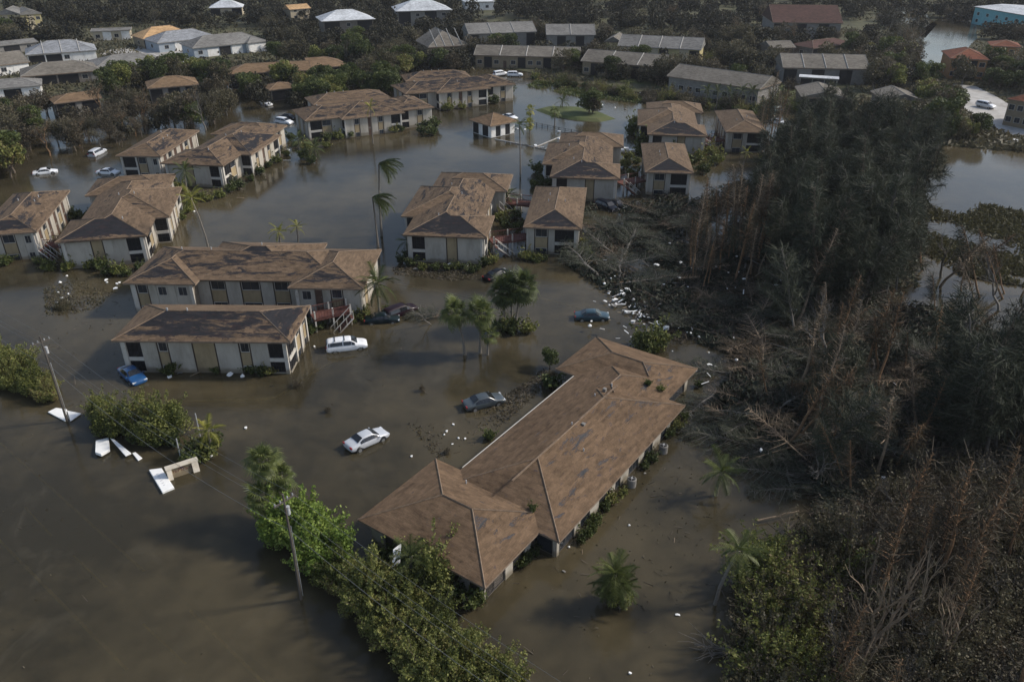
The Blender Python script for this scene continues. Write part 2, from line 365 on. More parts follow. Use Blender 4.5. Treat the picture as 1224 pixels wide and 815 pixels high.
# mounded island in the flooded car park
mb = MB(); ring = poly([(634, 131), (650, 127), (690, 128), (725, 136), (741, 143), (722, 147), (690, 145), (655, 139)])
c = Vector((sum(p[0] for p in ring)/8, sum(p[1] for p in ring)/8, .7))
for a, b in zip(ring, ring[1:]+ring[:1]):
    A, B = Vector((*a, -.3)), Vector((*b, -.3)); A1, B1 = A.lerp(c, .25), B.lerp(c, .25); A1.z = B1.z = .5
    mb.face([A, B, B1, A1]); mb.face([A1, B1, c])
struct('grass_island', mb, LAWN)
for pts in ([(1090, 50), (1110, 30), (1140, 14), (1166, 26), (1168, 46), (1150, 66), (1132, 82), (1108, 88), (1100, 70)], [(1050, 4), (1096, 8), (1120, 30), (1106, 46), (1078, 46), (1046, 24)], [(1196, 60), (1260, 66), (1270, 96), (1206, 92)]):
    sheet('canal_water', poly(pts), .17, WATER)
for pts in ([(1130, 100), (1166, 104), (1190, 116), (1240, 146), (1240, 172), (1196, 158), (1166, 140), (1140, 122)], [(172, 56), (205, 58), (232, 66), (220, 77), (196, 74), (168, 68), (120, 66), (118, 62)]):
    sheet('pavement', poly(pts), .176, CONC)

# ---------------------------------------------------------------- roofs and facades
def hip(rb, fb, cb, u0, u1, v0, v1, z, p, dmg=(0, 0, 0, 0), ends=(1, 1), fh=.2):
    """hip (or gable where ends=0) roof over an eave rectangle; dmg = front, right, back, left"""
    W_, D_ = u1-u0, v1-v0
    c = [Vector((u0, v0, z)), Vector((u1, v0, z)), Vector((u1, v1, z)), Vector((u0, v1, z))]
    if W_ >= D_:
        h = D_/2; a = Vector((u0+h*ends[0], v0+h, z+h*p)); b = Vector((u1-h*ends[1], v0+h, z+h*p))
        faces = [((c[0], c[1], b, a), 0), ((c[1], c[2], b), 1), ((c[2], c[3], a, b), 2), ((c[3], c[0], a), 3)]
        hips = [(c[0], a), (c[3], a), (c[1], b), (c[2], b), (a, b)]
    else:
        h = W_/2; a = Vector((u0+h, v0+h*ends[0], z+h*p)); b = Vector((u0+h, v1-h*ends[1], z+h*p))
        faces = [((c[0], c[1], a), 0), ((c[1], c[2], b, a), 1), ((c[2], c[3], b), 2), ((c[3], c[0], a, b), 3)]
        hips = [(c[0], a), (c[1], a), (c[2], b), (c[3], b), (a, b)]
    for pts, k in faces:
        e = (pts[1]-pts[0]).normalized()
        uv = [((q-pts[0]).dot(e)+37*k+u0, ((q-pts[0])-e*(q-pts[0]).dot(e)).length) for q in pts]
        rb.face(pts, uv, dmg[k])
    dz = Vector((0, 0, fh))
    for q, r in zip(c, c[1:]+c[:1]): fb.face([q-dz, r-dz, r, q])
    fb.face([q-dz for q in reversed(c)])
    if cb is not None: cb.extend(hips)
def caps(hips, rects, z, p, ends=(1, 1), rad=.072):
    """ridge shingles only where the finished roof really has a ridge or hip"""
    def H(q): return max([min(q.x-a, b-q.x, q.y-c, d-q.y)*p for a, b, c, d in rects if a <= q.x <= b and c <= q.y <= d] or [-1])+z
    mb = MB(); up = Vector((0, 0, .015))
    for a, b in hips:
        L_ = (b-a).length; n = max(1, int(L_/.4)); d = (b-a)/n; s_ = Vector((-d.y, d.x, 0)).normalized()*.35; run = None
        for i in range(n+1):
            ok = False
            if i < n:
                m_ = a+d*(i+.5); h0 = H(m_); ok = m_.z > h0-.05 and H(m_+s_) < h0-.03 and H(m_-s_) < h0-.03
                if 0 in ends: ok = True
            if ok and run is None: run = i
            if not ok and run is not None: mb.tube([a+d*run+up, a+d*i+up], rad, 4); run = None
    return mb

class Wall:
    """one wall plane in a building's local frame: s along it (left to right seen from outside), n outwards"""
    def __init__(s, par, a, b, z0, z1):
        s.par = par; s.a = Vector((*a, 0)); s.b = Vector((*b, 0)); s.L = (s.b-s.a).length
        d = (s.b-s.a)/s.L; n = Vector((d.y, -d.x, 0))
        s.T = Matrix(((d.x, n.x, 0, s.a.x), (d.y, n.y, 0, s.a.y), (0, 0, 1, 0), (0, 0, 0, 1))); s.z0 = z0; s.z1 = z1
    def box(s, mb, s0, s1, n0, n1, z0, z1):
        b = [s.T @ Vector(p) for p in ((s0, n0, z0), (s0, n1, z0), (s1, n1, z0), (s1, n0, z0))]
        b.reverse(); b = [b[0], b[1], b[2], b[3]]
        # orient counter-clockwise from above
        if (b[1]-b[0]).cross(b[2]-b[1]).z < 0: b.reverse()
        t = [Vector((q.x, q.y, z1)) for q in b]; b = [Vector((q.x, q.y, z0)) for q in b]
        mb.hexa(b, t)
    def one(s, name, m, par, *boxes, label=None):
        mb = MB()
        for q in boxes: s.box(mb, *q)
        return part(name, mb, m, par, label)
    def window(s, par, s0, s1, z0, z1, n=.1, mull=1, blind=0, frame=None):
        f = .07; w = s.one('window', frame or COLUMN, par, (s0, s1, n-.04, n, z1-f, z1), (s0, s1, n-.04, n, z0, z0+f), (s0, s0+f, n-.04, n-.002, z0+f, z1-f), (s1-f, s1, n-.04, n-.002, z0+f, z1-f))
        k = max(1, mull); step = (s1-s0-2*f)/k
        for i in range(k):
            s.one('pane', GLASS, w, (s0+f+i*step+.02, s0+f+(i+1)*step-.02, n-.08, n-.05, z0+f, z1-f))
        if blind: s.one('blind', BLIND, w, (s0+f+.03, s1-f-.03, n-.12, n-.085, (z0+z1)/2-.1, z1-f))
        return w
    def build(s, spec, mid):
        """spec: list of (kind, weight)"""
        tot = sum(w for _, w in spec); x = 0.0; P = s.par; z0, z1 = s.z0, s.z1
        for k, w in spec:
            x0 = x; x1 = x = x+w*s.L/tot
            if k == 'w': s.one('wall_panel', PANEL, P, (x0+.012, x1-.012, 0, .14, z0, z1))
            elif k == 't':
                s.one('wall_panel', TANP, P, (x0+.13, x1-.13, 0, .11, z0, z1), label='tan siding panel between dark trim strips')
                s.one('trim', TRIM, P, (x0+.005, x0+.125, 0, .15, z0, z1)); s.one('trim', TRIM, P, (x1-.125, x1-.005, 0, .15, z0, z1))
            elif k == 'c': s.one('column', COLUMN, P, (x0+.01, x1-.01, -.05, .24, z0, z1))
            elif k == 'g':
                s.one('trim', TRIM, P, (x0+.005, x0+.12, 0, .15, z0, z1)); s.one('trim', TRIM, P, (x1-.12, x1-.005, 0, .15, z0, z1))
                s.window(P, x0+.14, x1-.14, z1-1.45, z1-.15, .09, 2, rnd.random() < .6)
                s.one('wall_panel', TANP, P, (x0+.125, x1-.125, 0, .1, mid-.75, z1-1.5), label='tan spandrel panel between two windows')
                s.window(P, x0+.14, x1-.14, max(z0+.3, mid-2.1), mid-.8, .09, 2, rnd.random() < .4)
                s.one('wall_panel', TANP, P, (x0+.125, x1-.125, 0, .1, z0, max(z0+.28, mid-2.12)))
            elif k == 's':
                s.one('porch_band', COLUMN, P, (x0+.01, x1-.01, 0, .16, mid-.22, mid+.22)); s.one('porch_beam', COLUMN, P, (x0+.01, x1-.01, 0, .14, z1-.16, z1)); s.one('porch_sill', COLUMN, P, (x0+.01, x1-.01, 0, .14, z0, .12))
                for a_, b_ in ((mid+.22, z1-.16), (.12, mid-.22)):
                    sc_ = s.one('porch_screen', BLACKP, P, *[(x0+.02+i*(x1-x0-.04)/3-.02, x0+.02+i*(x1-x0-.04)/3+.02, .02, .07, a_, b_) for i in (1, 2)], (x0+.02, x1-.02, .02, .07, a_+.75, a_+.8))
                    s.one('screen', SCREEN, sc_, (x0+.015, x1-.015, -.02, .015, a_, b_))
            elif k == 'e':
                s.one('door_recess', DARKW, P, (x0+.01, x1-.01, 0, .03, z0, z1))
                for zb in (mid+.1, max(z0, mid-2.5)):
                    d_ = s.one('door', DOORM, P, (x0+.1, x1-.1, .03, .08, zb, zb+2.0))
                    s.one('handle', STEEL, d_, (x1-.22, x1-.17, .08, .13, zb+.95, zb+1.02))
            elif k == 'h':   # bare wall with one window up, one down
                s.one('wall_panel', PANEL, P, (x0+.012, x1-.012, 0, .1, z0, z1))
                m_ = (x0+x1)/2; hw = min(.6, (x1-x0)/2-.15)
                for zb in (mid+.7, max(z0+.2, mid-1.9)): s.window(P, m_-hw, m_+hw, zb, zb+1.25, .16, 2, rnd.random() < .5)
def spec(t):
    W_ = dict(w=2.3, t=1.7, g=1.5, s=1.9, c=.5, e=1.1, h=2.2)
    out = []
    for tok in t.split():
        k = tok[0]; out.append((k, float(tok[1:]) if len(tok) > 1 else W_[k]))
    return out
def protect(root_loc, ang, rects, ztop, cover=.28):
    ca, sa = math.cos(ang), math.sin(ang); xs = []; ys = []
    for u0, u1, v0, v1 in rects:
        for u, v in ((u0, v0), (u1, v0), (u1, v1), (u0, v1)):
            X, Y = root_loc[0]+u*ca-v*sa, root_loc[1]+u*sa+v*ca
            for z in (0.3, ztop):
                q = bearing(X, Y, z); xs.append(q[0]); ys.append(q[1])
        uc, vc = (u0+u1)/2, (v0+v1)/2
        FOOT.append((root_loc[0]+uc*ca-vc*sa, root_loc[1]+uc*sa+vc*ca, (u1-u0)/2, (v1-v0)/2, ang))
    PROTECT.append((min(xs), min(ys), max(xs), max(ys), root_loc[1], cover))
EZ, PITCH, MID = 4.3, .32, 1.72
def block_building(o, ang, rects, walls, label, roof=ROOF, dm=.4, dmgs=None, ez=EZ, mid=MID, inset=.7, zb=-.55, pitch=PITCH, group='two-storey apartment blocks with torn brown roofs'):
    t = thing('apartment_block', label, 'apartment building', (o[0], o[1], 0), R(ang), group)
    core, rb, fb, cb = MB(), MB(), MB(), []
    for i, (u0, u1, v0, v1) in enumerate(rects):
        e = .004*i; core.box(u0+inset+e, u1-inset-e, v0+inset+e, v1-inset-e, zb, ez-.21-e)
        d = dmgs[i] if dmgs else tuple(max(0, dm+rnd.uniform(-.2, .2)) for _ in range(4))
        hip(rb, fb, cb, u0, u1, v0, v1, ez-.005*i, pitch, d)
    part('wall', core, CORE, t); part('roof', rb, roof, t, uv=True); part('fascia', fb, FASCIA, t); part('ridge_cap', caps(cb, rects, ez, pitch), RIDGE, t)
    # vents on the roof
    for k in range(3):
        u0, u1, v0, v1 = rects[k % len(rects)]
        hw = min(u1-u0, v1-v0)/2; q = Vector(((u0+u1)/2+rnd.uniform(-1, 1)*(u1-u0-2*hw)*.4+rnd.choice((-1, 1))*hw*.3, (v0+v1)/2+rnd.uniform(-1, 1)*(v1-v0-2*hw)*.4, 0))
        zz = max([ez+pitch*min(q.x-a, b-q.x, q.y-c, d-q.y) for a, b, c, d in rects if a < q.x < b and c < q.y < d]); vb = MB(); vb.tube([(q.x, q.y, zz-.05), (q.x, q.y, zz+.35)], .07, 6)
        part('vent_pipe', vb, STEEL, t)
    for a, b, sp in walls: Wall(t, a, b, zb, ez-.205).build(spec(sp), mid)
    protect(o, R(ang), rects, ez+1.0)
    return t
def small_block(o, ang, label, W_=8.6, D_=19.4, front='w1 g2.2 w1 s3 c.4', right='c.4 s2.2 c.5 g2 c.5 w e w g w e w g w2 c.5 s2.2 c.4', left='c.4 w2 g w e w g w2 e g w2 c.4', back='w g w g w', **k):
    i = .7
    walls = [((i, i), (W_-i, i), front), ((W_-i, i), (W_-i, D_-i), right), ((W_-i, D_-i), (i, D_-i), back), ((i, D_-i), (i, i), left)]
    return block_building(o, ang, [(0, W_, 0, D_)], walls, label, **k)
def zed_block(o, ang, label, mirror=False, specs=None, dmz=None, **k):
    f = (lambda u: 12-u) if mirror else (lambda u: u)
    rr = [(0, 12.2, 0, 9.2), (0, 10.8, 0, 27), (-2, 10.8, 7.6, 22.4), (0, 12.8, 21, 30.4)]
    rects = [(min(f(a), f(b)), max(f(a), f(b)), c_, d_) for a, b, c_, d_ in rr]
    S = dict(front='c.5 s1.9 w3.2 t1.7 w3.4 c.35', aright='c.4 s2.4 c.45 g2 c.4 h1.8', mright='c.4 s2.2 c.4 g c.5 w1.5 e w1.5 g c.5 s2.2 c.4', bfront='w1.6', bright='c.4 s2.4 c.5 g2 h2 c.4', bback='w g w t w', bleft='w2 g w2 s2 c.4', mleft='c.4 s2.4 w2 g w1.5 e w2 g w2 c.4', mfront='s1.8 c.3', aleft='w2 g2 s2.2 c.4')
    if specs: S.update(specs)
    base = [((.7, .7), (11.5, .7), 'front'), ((11.5, .7), (11.5, 8.5), 'aright'), ((10.1, 8.5), (10.1, 21.7), 'mright'), ((10.1, 21.7), (12.1, 21.7), 'bfront'), ((12.1, 21.7), (12.1, 29.7), 'bright'), ((12.1, 29.7), (.7, 29.7), 'bback'), ((.7, 29.7), (.7, 21.7), 'bleft'), ((-1.3, 21.7), (-1.3, 8.3), 'mleft'), ((-1.3, 8.3), (.7, 8.3), 'mfront'), ((.7, 8.3), (.7, .7), 'aleft')]
    walls = []
    for a, b, key in base:
        sp = S[key]
        if mirror: a, b = (12-b[0], b[1]), (12-a[0], a[1]); sp = ' '.join(reversed(sp.split()))
        walls.append((a, b, sp))
    return block_building(o, ang, rects, walls, label, dmgs=dmz, **k)
# pairs of blocks, front to back; o = front-left eave corner, metres
small_block((-43.6, 75.9), -1, 'low apartment block nearest the flooded road, dark patches torn along its long roof', 19.6, 9.0,
            front='c.5 s1.9 w2 g1.5 w3 t3 w2.9 g1.5 w2.2 s1.9 c.5', right='s2.6 c.5 g2 c.5 w1 g1.4 c.4', left='w g w s2 c.4', back='c.5 w e w g w e w g w e w c.5', dmgs=[(.68, .75, .0, .0)])
zed_block((-48.3, 103.0), -92, 'wide apartment block with two front wings, right behind the nearest low block',
          specs=dict(aright='c.5 g1.5 w1 h1.4 w.9 h1.8 c.4', mright='w1.2 g1.6 w1.4 g2 w1.2 g1.6 w1', bright='c.4 h2 e1 w1 g1.6 w2', bback='w2 t1.6 w3 g w2', mfront='w1', front='w2 t w2 g w2 s2 c.5'),
          dmz=[(.5, .55, .2, .3), (.5, .5, .3, .3), (.3, .68, .3, .2), (.35, .5, .2, .45), (.4, .62, .3, .3)])
zed_block((-63.9, 104.4), 13, 'stepped apartment block with a dark front hip and white-railed screened porches on the left', True,
          dmz=[(.95, .2, .1, .1), (.95, .3, .2, .3), (.4, .32, .2, .25), (.3, .2, .2, .5), (.3, .3, .2, .3)])
small_block((-77.2, 106.7), 13, 'apartment block cut by the left edge, roof mottled with torn shingles', front='s2.5 w1 g2.4 w1.2 h1.5 c.4', right='c.4 w1 e w.8 g w.8 e w.8 w.8 e w.8 g w.8 e w.8 w1 c.4', dmgs=[(.6, .42, .4, .4)])
small_block((-74.6, 148.0), -2, 'narrow apartment block beside the dark left-hand trees with white panels along its side', front='c.3 s3 c.4 g2.2 w1.2 h1.4 c.3', right='c.4 w1 e w.8 g w.8 e w.8 w.8 e w.8 g w.8 e w.8 w1 c.4', dmgs=[(.4, .5, .3, .4)])
zed_block((-64.2, 143.2), -8, 'stepped apartment block in the left middle with a grey stripped roof slope facing right', True, dmz=[(.5, .35, .3, .4), (.5, .4, .4, .4), (.5, .62, .4, .4), (.4, .4, .4, .4), (.4, .5, .4, .4)])
zed_block((-15.7, 107.4), -6, 'large stepped apartment block in the centre with a cream front wall', dmz=[(.78, .35, .2, .3), (.82, .45, .2, .42), (.3, .38, .2, .42), (.2, .4, .15, .25), (.2, .3, .2, .3)])
small_block((1.6, 110.5), -7, 'narrow apartment block in the centre with a grey triangle on its front hip', dmgs=[(.82, .22, .2, .2)])
zed_block((6.5, 134.9), -7, 'stepped apartment block in mid-distance with a pale streak down its ridge', dmz=[(.78, .2, .2, .2), (.84, .36, .2, .3), (.3, .3, .2, .3), (.2, .3, .2, .4), (.3, .4, .2, .4)])
small_block((23.5, 137.8), -6, 'narrow apartment block right of the dark parked pair, blue-grey patch on its front hip', dmgs=[(.8, .2, .2, .25)])
zed_block((27.8, 163.9), -8, 'stepped apartment block farthest right with scarred roof and bushes at its wall', dmz=[(.78, .2, .2, .2), (.82, .3, .2, .36), (.2, .25, .3, .25), (.2, .3, .3, .3), (.3, .4, .3, .4)])
small_block((44.4, 166.0), -6, 'narrow apartment block at the edge of the dark pine wood, fairly whole brown roof', dmgs=[(.3, .1, .2, .2)])
zed_block((-50.6, 185.9), -63, 'long apartment block behind the wide lagoon with screened porches mirrored in the water', True, specs=dict(aright='c.4 s1.6 c.5 g2.2 c.5 s1.4 c.3', mright='c.3 s2.2 c.6 g1.6 w1.4 g1.5 c.6 s2.4 c.5', bright='g1.5 c.5 s2.4 c.3', bback='w g w s2 c.4', front='w g w t w'), dmz=[(.45, .55, .4, .4)]*4)
small_block((-47.6+.9, 190.6+.2), 26, 'narrow apartment block half hidden behind the long lagoon block', 19.2, 9.4, front='c.4 w1 e w g w e w g w e w c.4', right='w g w s', left='w g s', back='w g w g w', dmgs=[(.4, .4, .4, .4)])
zed_block((-31.6, 214.0), -65, 'long apartment block in the distance behind the small square pavilion', True, specs=dict(aright='c.4 s1.8 c.5 g2.2 c.5', mright='c.3 s2.2 c.5 g1.6 w1.6 g1.4 c.5 s2.4 c.4', bright='w g c.4 s2.4 c.3', bback='w g w s2 c.4', front='w g w t w'), dmz=[(.5, .6, .5, .5)]*4)
small_block((-28.3, 218.9), 15, 'narrow apartment block farthest back with its grey roof against the trees', 18.4, 10, front='c.4 w e w g w e w c.4', right='w g w', left='w g w', back='w g w', dmgs=[(.5, .5, .5, .5)])

# ---------------------------------------------------------------- the long tan bungalow in front
ba = R(-35); bo = Vector((0, 50, 0))   # local u runs to the right-hand long side, v along the ridge
t = thing('bungalow', 'long single-storey building in front with a broad tan shingle roof and flooded walls', 'bungalow', bo, ba)
rects = [(-9.8, 3.0, -7.7, 2.1), (-7.0, 4.9, -.6, 22.9), (-7.0, 3.0, 15, 27), (-9.4, 3.0, 21.5, 30.3)]
core, rb, fb, cb = MB(), MB(), MB(), []
for i, (u0, u1, v0, v1) in enumerate(rects):
    core.box(u0+.75+.004*i, u1-.75-.004*i, v0+.75+.004*i, v1-.75-.004*i, -.55, 2.28-.004*i)
    hip(rb, fb, cb, u0, u1, v0, v1, 2.5-.004*i, .31, (.2, .33, .16, .2), fh=.18)
part('wall', core, DARKW, t); part('roof', rb, ROOF_BUNG, t, uv=True); part('fascia', fb, FASCIA, t); part('ridge_cap', caps(cb, rects, 2.5, .31), RIDGE, t)
for a, b, sp in (((-9.05, -6.95), (2.25, -6.95), 'w1.5 k2 w1 k2 w1 k2 w1 k1 w.3'), ((2.25, -6.95), (2.25, .15), 'w.2 k3 w1.2 k2 w1 k1'), ((2.25, .15), (4.15, .15), 'k2 w.3'), ((4.15, .15), (4.15, 22.15), 'w.4 k2.4 w1 k1.6 w1.6 k2 w1 k1 w1.6 k2 w1.2 k1.8 w1.8 k1.4 w.8 k1'), ((2.25, 22.2), (2.25, 29.5), 'w.6 k3 w.4'), ((-6.25, 21.5), (-6.25, 2.1), 'w2 k1.5 w2 k1.5 w2'), ((-8.6, 29.5), (-8.6, 22.3), 'w k w')):
    wl = Wall(t, a, b, -.55, 2.27); tot = sum(float(q[1:] or 1) for q in sp.split()); x = 0
    for q in sp.split():
        w_ = float(q[1:] or 1)*wl.L/tot
        if q[0] == 'w': wl.one('wall_panel', PANEL, t, (x+.01, x+w_-.01, 0, .1, -.55, 2.26))
        else: wl.window(t, x+.06, x+w_-.06, .15, 2.1, .05, max(1, int(w_/.9)), 0, BLACKP)
        x += w_
for u, v in ((-1.6, 19.5), (-2.2, 17.2), (-1.3, 11.4), (-5.0, .4), (1.2, 9.3)):
    zz = 2.5+.31*min(u+7, 4.9-u); vb = MB(); vb.tube([(u, v, zz-.1), (u, v, zz+.25)], .06, 6); part('vent_pipe', vb, STEEL, t)
for u, v in ((-1.9, 18.6), (-.5, 12.1)):
    zz = 2.5+.31*min(u+7, 4.9-u); vb = MB(); vb.box(u-.16, u+.16, v-.16, v+.16, zz-.2, zz+.16); part('roof_vent', vb, GREYW, t)
gb = MB()   # metal ridge flashing and the gutter that catches the light
gb.box(-1.11, -.99, 1.5, 8.4, 2.5+.31*5.95-.02, 2.5+.31*5.95+.12); part('ridge_flashing', gb, RIDGE, t); gb = MB(); gb.box(-1.11, -.99, 12.2, 19.5, 2.5+.31*5.95-.02, 2.5+.31*5.95+.12)
part('ridge_flashing', gb, RIDGE, t); gb = MB(); gb.box(-7.12, -7.003, 2.5, 21.4, 2.34, 2.47); part('gutter', gb, COLUMN, t)
protect(bo, ba, rects, 4)
KERB = mat('kerb_paint', (.5, .42, .16), .3, 1)
# moss and plants growing in the valleys are added with the vegetation
# air conditioners beside the long wall
for k, (x, y) in enumerate(((755, 575), (793, 535))):
    p = at(x, y, .5); ac = thing('air_conditioner', ('pale round air conditioner with a dark fan top, nearer one along the bungalow wall', 'pale round air conditioner with a dark fan top, farther one along the bungalow wall')[k], 'air conditioner', (p.x, p.y, 0), ba, 'air conditioners by the bungalow')
    b_ = MB(); b_.tube([(0, 0, -.3), (0, 0, .78), (0, 0, .82)], [.43, .43, .38], 16); part('housing', b_, GREYW, ac)
    b_ = MB(); b_.tube([(0, 0, .822), (0, 0, .85)], .33, 16); f_ = part('fan_guard', b_, BLACKP, ac)
    b_ = MB(); b_.tube([(0, 0, .85), (0, 0, .9)], .1, 8)
    for j in range(4): b_.box(-.02, .35, -.012, .012, .855, .87, Matrix.Rotation(j*R(90)+.3, 4, 'Z'))
    part('fan_hub', b_, STEEL, f_)
# drowned kerbs of the car park, just showing through the water
def kerb(pts):
    P = [at(x, y, GZ) for x, y in pts]
    for a, b in zip(P, P[1:]):
        d = (b-a).normalized(); n = Vector((-d.y, d.x, 0))*.16; mb = MB()
        q = [a+n, a-n, b-n, b+n]
        if (q[1]-q[0]).cross(q[2]-q[1]).z < 0: q.reverse()
        mb.hexa([v+Vector((0, 0, -.01)) for v in q], [v+Vector((0, 0, .13)) for v in q]); struct('kerb', mb, KERB)
kerb([(330, 476), (352, 462), (372, 448), (392, 436), (414, 428), (440, 424)])
kerb([(150, 478), (230, 480), (310, 478), (330, 476)])
kerb([(475, 340), (560, 356), (650, 358), (705, 372)])

# ---------------------------------------------------------------- houses of the neighbourhood behind
def house(name, cat, label, fl, fr, depth, ez, roof, wallm, ends=(1, 1), pitch=.35, gz=0.1, front='w d w w', side='w', group=None, dm=.08, seams=0, over=.5, garage=0):
    """fl, fr: bearings of the two front eave corners"""
    a, b = at(*fl, ez), at(*fr, ez); d = b-a; ang = math.atan2(d.y, d.x); L_ = Vector((d.x, d.y)).length
    t = thing(name, label, cat, (a.x, a.y, 0), ang, group)
    core, rb, fb, cb = MB(), MB(), MB(), []
    core.box(over, L_-over, over, depth-over, -.4, ez-.25)
    hip(rb, fb, cb, 0, L_, 0, depth, ez, pitch, (dm,)*4, ends, .22)
    part('wall', core, wallm, t)
    part('roof', rb, roof, t, uv=True); part('fascia', fb, FASCIA if roof not in (ROOF_METAL, ROOF_BLUEGREY, ROOF_GREY) else GREYW, t)
    if roof is not ROOF_METAL: part('ridge_cap', caps(cb, [(0, L_, 0, depth)], ez, pitch, ends), {'grey_shingles': GREYW, 'taupe_shingles': GREYW, 'blue_grey_shingles': GREYW}.get(roof.name, RIDGE), t)
    if 0 in ends or min(ends) < 1:   # gable ends
        gb = MB(); W_, D_ = L_, depth
        if L_ >= depth:
            for e, x0, x1 in ((ends[0], over+.02, over+.2), (ends[1], L_-over-.2, L_-over-.02)):
                if e < 1:
                    h = (D_/2-over)*pitch; m_ = D_/2
                    for xa, xb_ in ((x0, x1),):
                        p0 = [Vector((xa, over+.05, ez-.25)), Vector((xb_, over+.05, ez-.25)), Vector((xb_, D_-over-.05, ez-.25)), Vector((xa, D_-over-.05, ez-.25))]
                        top = [Vector((xa, m_-.05, ez-.1+h)), Vector((xb_, m_-.05, ez-.1+h)), Vector((xb_, m_+.05, ez-.1+h)), Vector((xa, m_+.05, ez-.1+h))]
                        gb.hexa(p0, top)
        part('gable', gb, wallm, t)
    def openings(a_, b_, toks):
        wl = Wall(t, a_, b_, -.4, ez-.25); toks = toks.split(); x = 0; tot = sum(float(q[1:] or 1) for q in toks)
        for q in toks:
            w_ = float(q[1:] or 1)*wl.L/tot; m_ = x+w_/2
            if q[0] == 'w': wl.window(t, m_-min(.8, w_*.35), m_+min(.8, w_*.35), 1.0+gz, 2.3+gz, .06, 2)
            elif q[0] == 'v': 
                for zb in (1.0, 3.7): wl.window(t, m_-min(.8, w_*.35), m_+min(.8, w_*.35), zb+gz, zb+1.3+gz, .06, 2)
            elif q[0] == 'd': wl.one('door', DOORM, t, (m_-.5, m_+.5, -.02, .06, 0, 2.2))
            elif q[0] == 'G': wl.one('garage_door', WHITEP, t, (x+w_*.06, x+w_*.94, -.02, .07, 0, 2.4))
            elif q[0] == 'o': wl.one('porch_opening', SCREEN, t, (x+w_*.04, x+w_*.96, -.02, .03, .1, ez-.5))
            elif q[0] == 'p': wl.one('panel', {'grey_siding': GREYW, 'tan_stucco': TANW, 'yellow_stucco': CREAM, 'shaded_stucco': GREYW}.get(wallm.name, WHITEP), t, (x+w_*.05, x+w_*.95, -.02, .07, .1, ez-.4))
            x += w_
    o_ = over
    openings((o_, o_), (L_-o_, o_), front); openings((L_-o_, o_), (L_-o_, depth-o_), side); openings((o_, depth-o_), (o_, o_), side)
    if seams:
        sb = MB()
        for k in range(1, seams):
            x = L_*k/seams; sb.tube([(x, .02, ez+.05), (x, depth/2, ez+pitch*depth/2+.05)], .16, 4)
        part('roof_seam', sb, SEAM, t)
    protect((a.x, a.y), ang, [(0, L_, 0, depth)], ez+min(depth, L_)*.3*pitch, .5)
    return t
SEAM = mat('pale_seam', (.3, .29, .27), .1, 2)
H = house
H('house', 'house', 'two-storey yellow and white house, left unit at the top left edge', (-8, 18), (24, 17), 13, 6.5, ROOF_GREY, YELLOW, (0, 0), .4, front='v p v p', group=None)
H('house', 'house', 'two-storey yellow and white house with a grey gable, right of its twin at top left', (22, 18), (50, 16), 12, 6.2, ROOF_GREY, YELLOW, (0, 0), .4, front='v p v')
H('house', 'house', 'pale grey hip-roofed house with ribbed roof sections and white garages beside it', (30, 66), (116, 60), 14, 3.3, ROOF_BLUEGREY, WHITEP, (1, 1), .42, front='o2 o2 w G1.5 G1.5', seams=4)
H('house', 'house', 'tan-roofed house with a white gabled garage at the left edge', (-30, 82), (36, 74), 13, 3.2, ROOF_TAUPE, WHITEP, (1, 0), .4, front='G w G')
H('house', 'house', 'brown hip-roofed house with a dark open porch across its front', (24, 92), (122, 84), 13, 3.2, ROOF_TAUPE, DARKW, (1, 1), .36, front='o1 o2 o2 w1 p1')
H('house', 'house', 'wide plain grey hip-roofed house right of the brown open-porch house', (114, 82), (200, 73), 14, 3.3, ROOF_GREY, WHITEP, (1, 1), .32, front='o2 o1 G1 w1 G1')
H('house', 'house', 'whitish low roof showing at the left edge above the trees', (-24, 108), (50, 102), 10, 3.0, ROOF_GREY, WHITEP, (1, 1), .3, front='p o p')
H('house', 'house', 'orange tan roofed house with a dark arched gable beside the paved yard', (170, 47), (232, 41), 12, 3.6, ROOF_ORANGE, TANW, (1, 1), .5, front='o1 d w o1')
H('house', 'house', 'pale blue-grey house under a shallow hip roof, left of its darker twin', (188, 52), (262, 44), 13, 3.4, ROOF_BLUEGREY, BLUEW, (1, 1), .42, front='w p o1 w')
H('house', 'house', 'dark grey hip-roofed house with white garage door next to the pale blue-grey one', (230, 58), (320, 49), 13, 3.4, ROOF_GREY, BLUEW, (1, 1), .42, front='w G o1 p w p')
H('house', 'house', 'long low house with cream walls and flat grey roof behind the wet garden', (108, 38), (156, 36), 8, 3.6, ROOF_GREY, CREAM, (0, 0), .12, front='w p w p')
H('house', 'house', 'small white-roofed house alone among trees near the top', (249, 10), (290, 9), 12, 3.6, ROOF_METAL, CREAM, (1, 1), .5, front='o w o')
H('house', 'house', 'low grey shed at the left edge between the grey houses', (-20, 57), (46, 50), 8, 3, ROOF_GREY, GREYW, (0, 0), .2, front='w o w')
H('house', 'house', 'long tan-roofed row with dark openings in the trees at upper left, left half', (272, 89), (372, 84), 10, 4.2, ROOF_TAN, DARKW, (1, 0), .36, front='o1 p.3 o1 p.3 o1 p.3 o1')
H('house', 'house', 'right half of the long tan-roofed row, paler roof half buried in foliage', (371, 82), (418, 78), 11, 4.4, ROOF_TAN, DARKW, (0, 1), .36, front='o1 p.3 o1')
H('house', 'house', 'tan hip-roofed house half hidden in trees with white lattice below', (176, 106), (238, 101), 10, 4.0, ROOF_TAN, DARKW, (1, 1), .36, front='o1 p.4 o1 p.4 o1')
H('house', 'house', 'brown roof showing through the bare trees at left', (64, 124), (122, 117), 8, 3.8, ROOF_TAN, DARKW, (1, 0), .3, front='o1 p.3 o1')
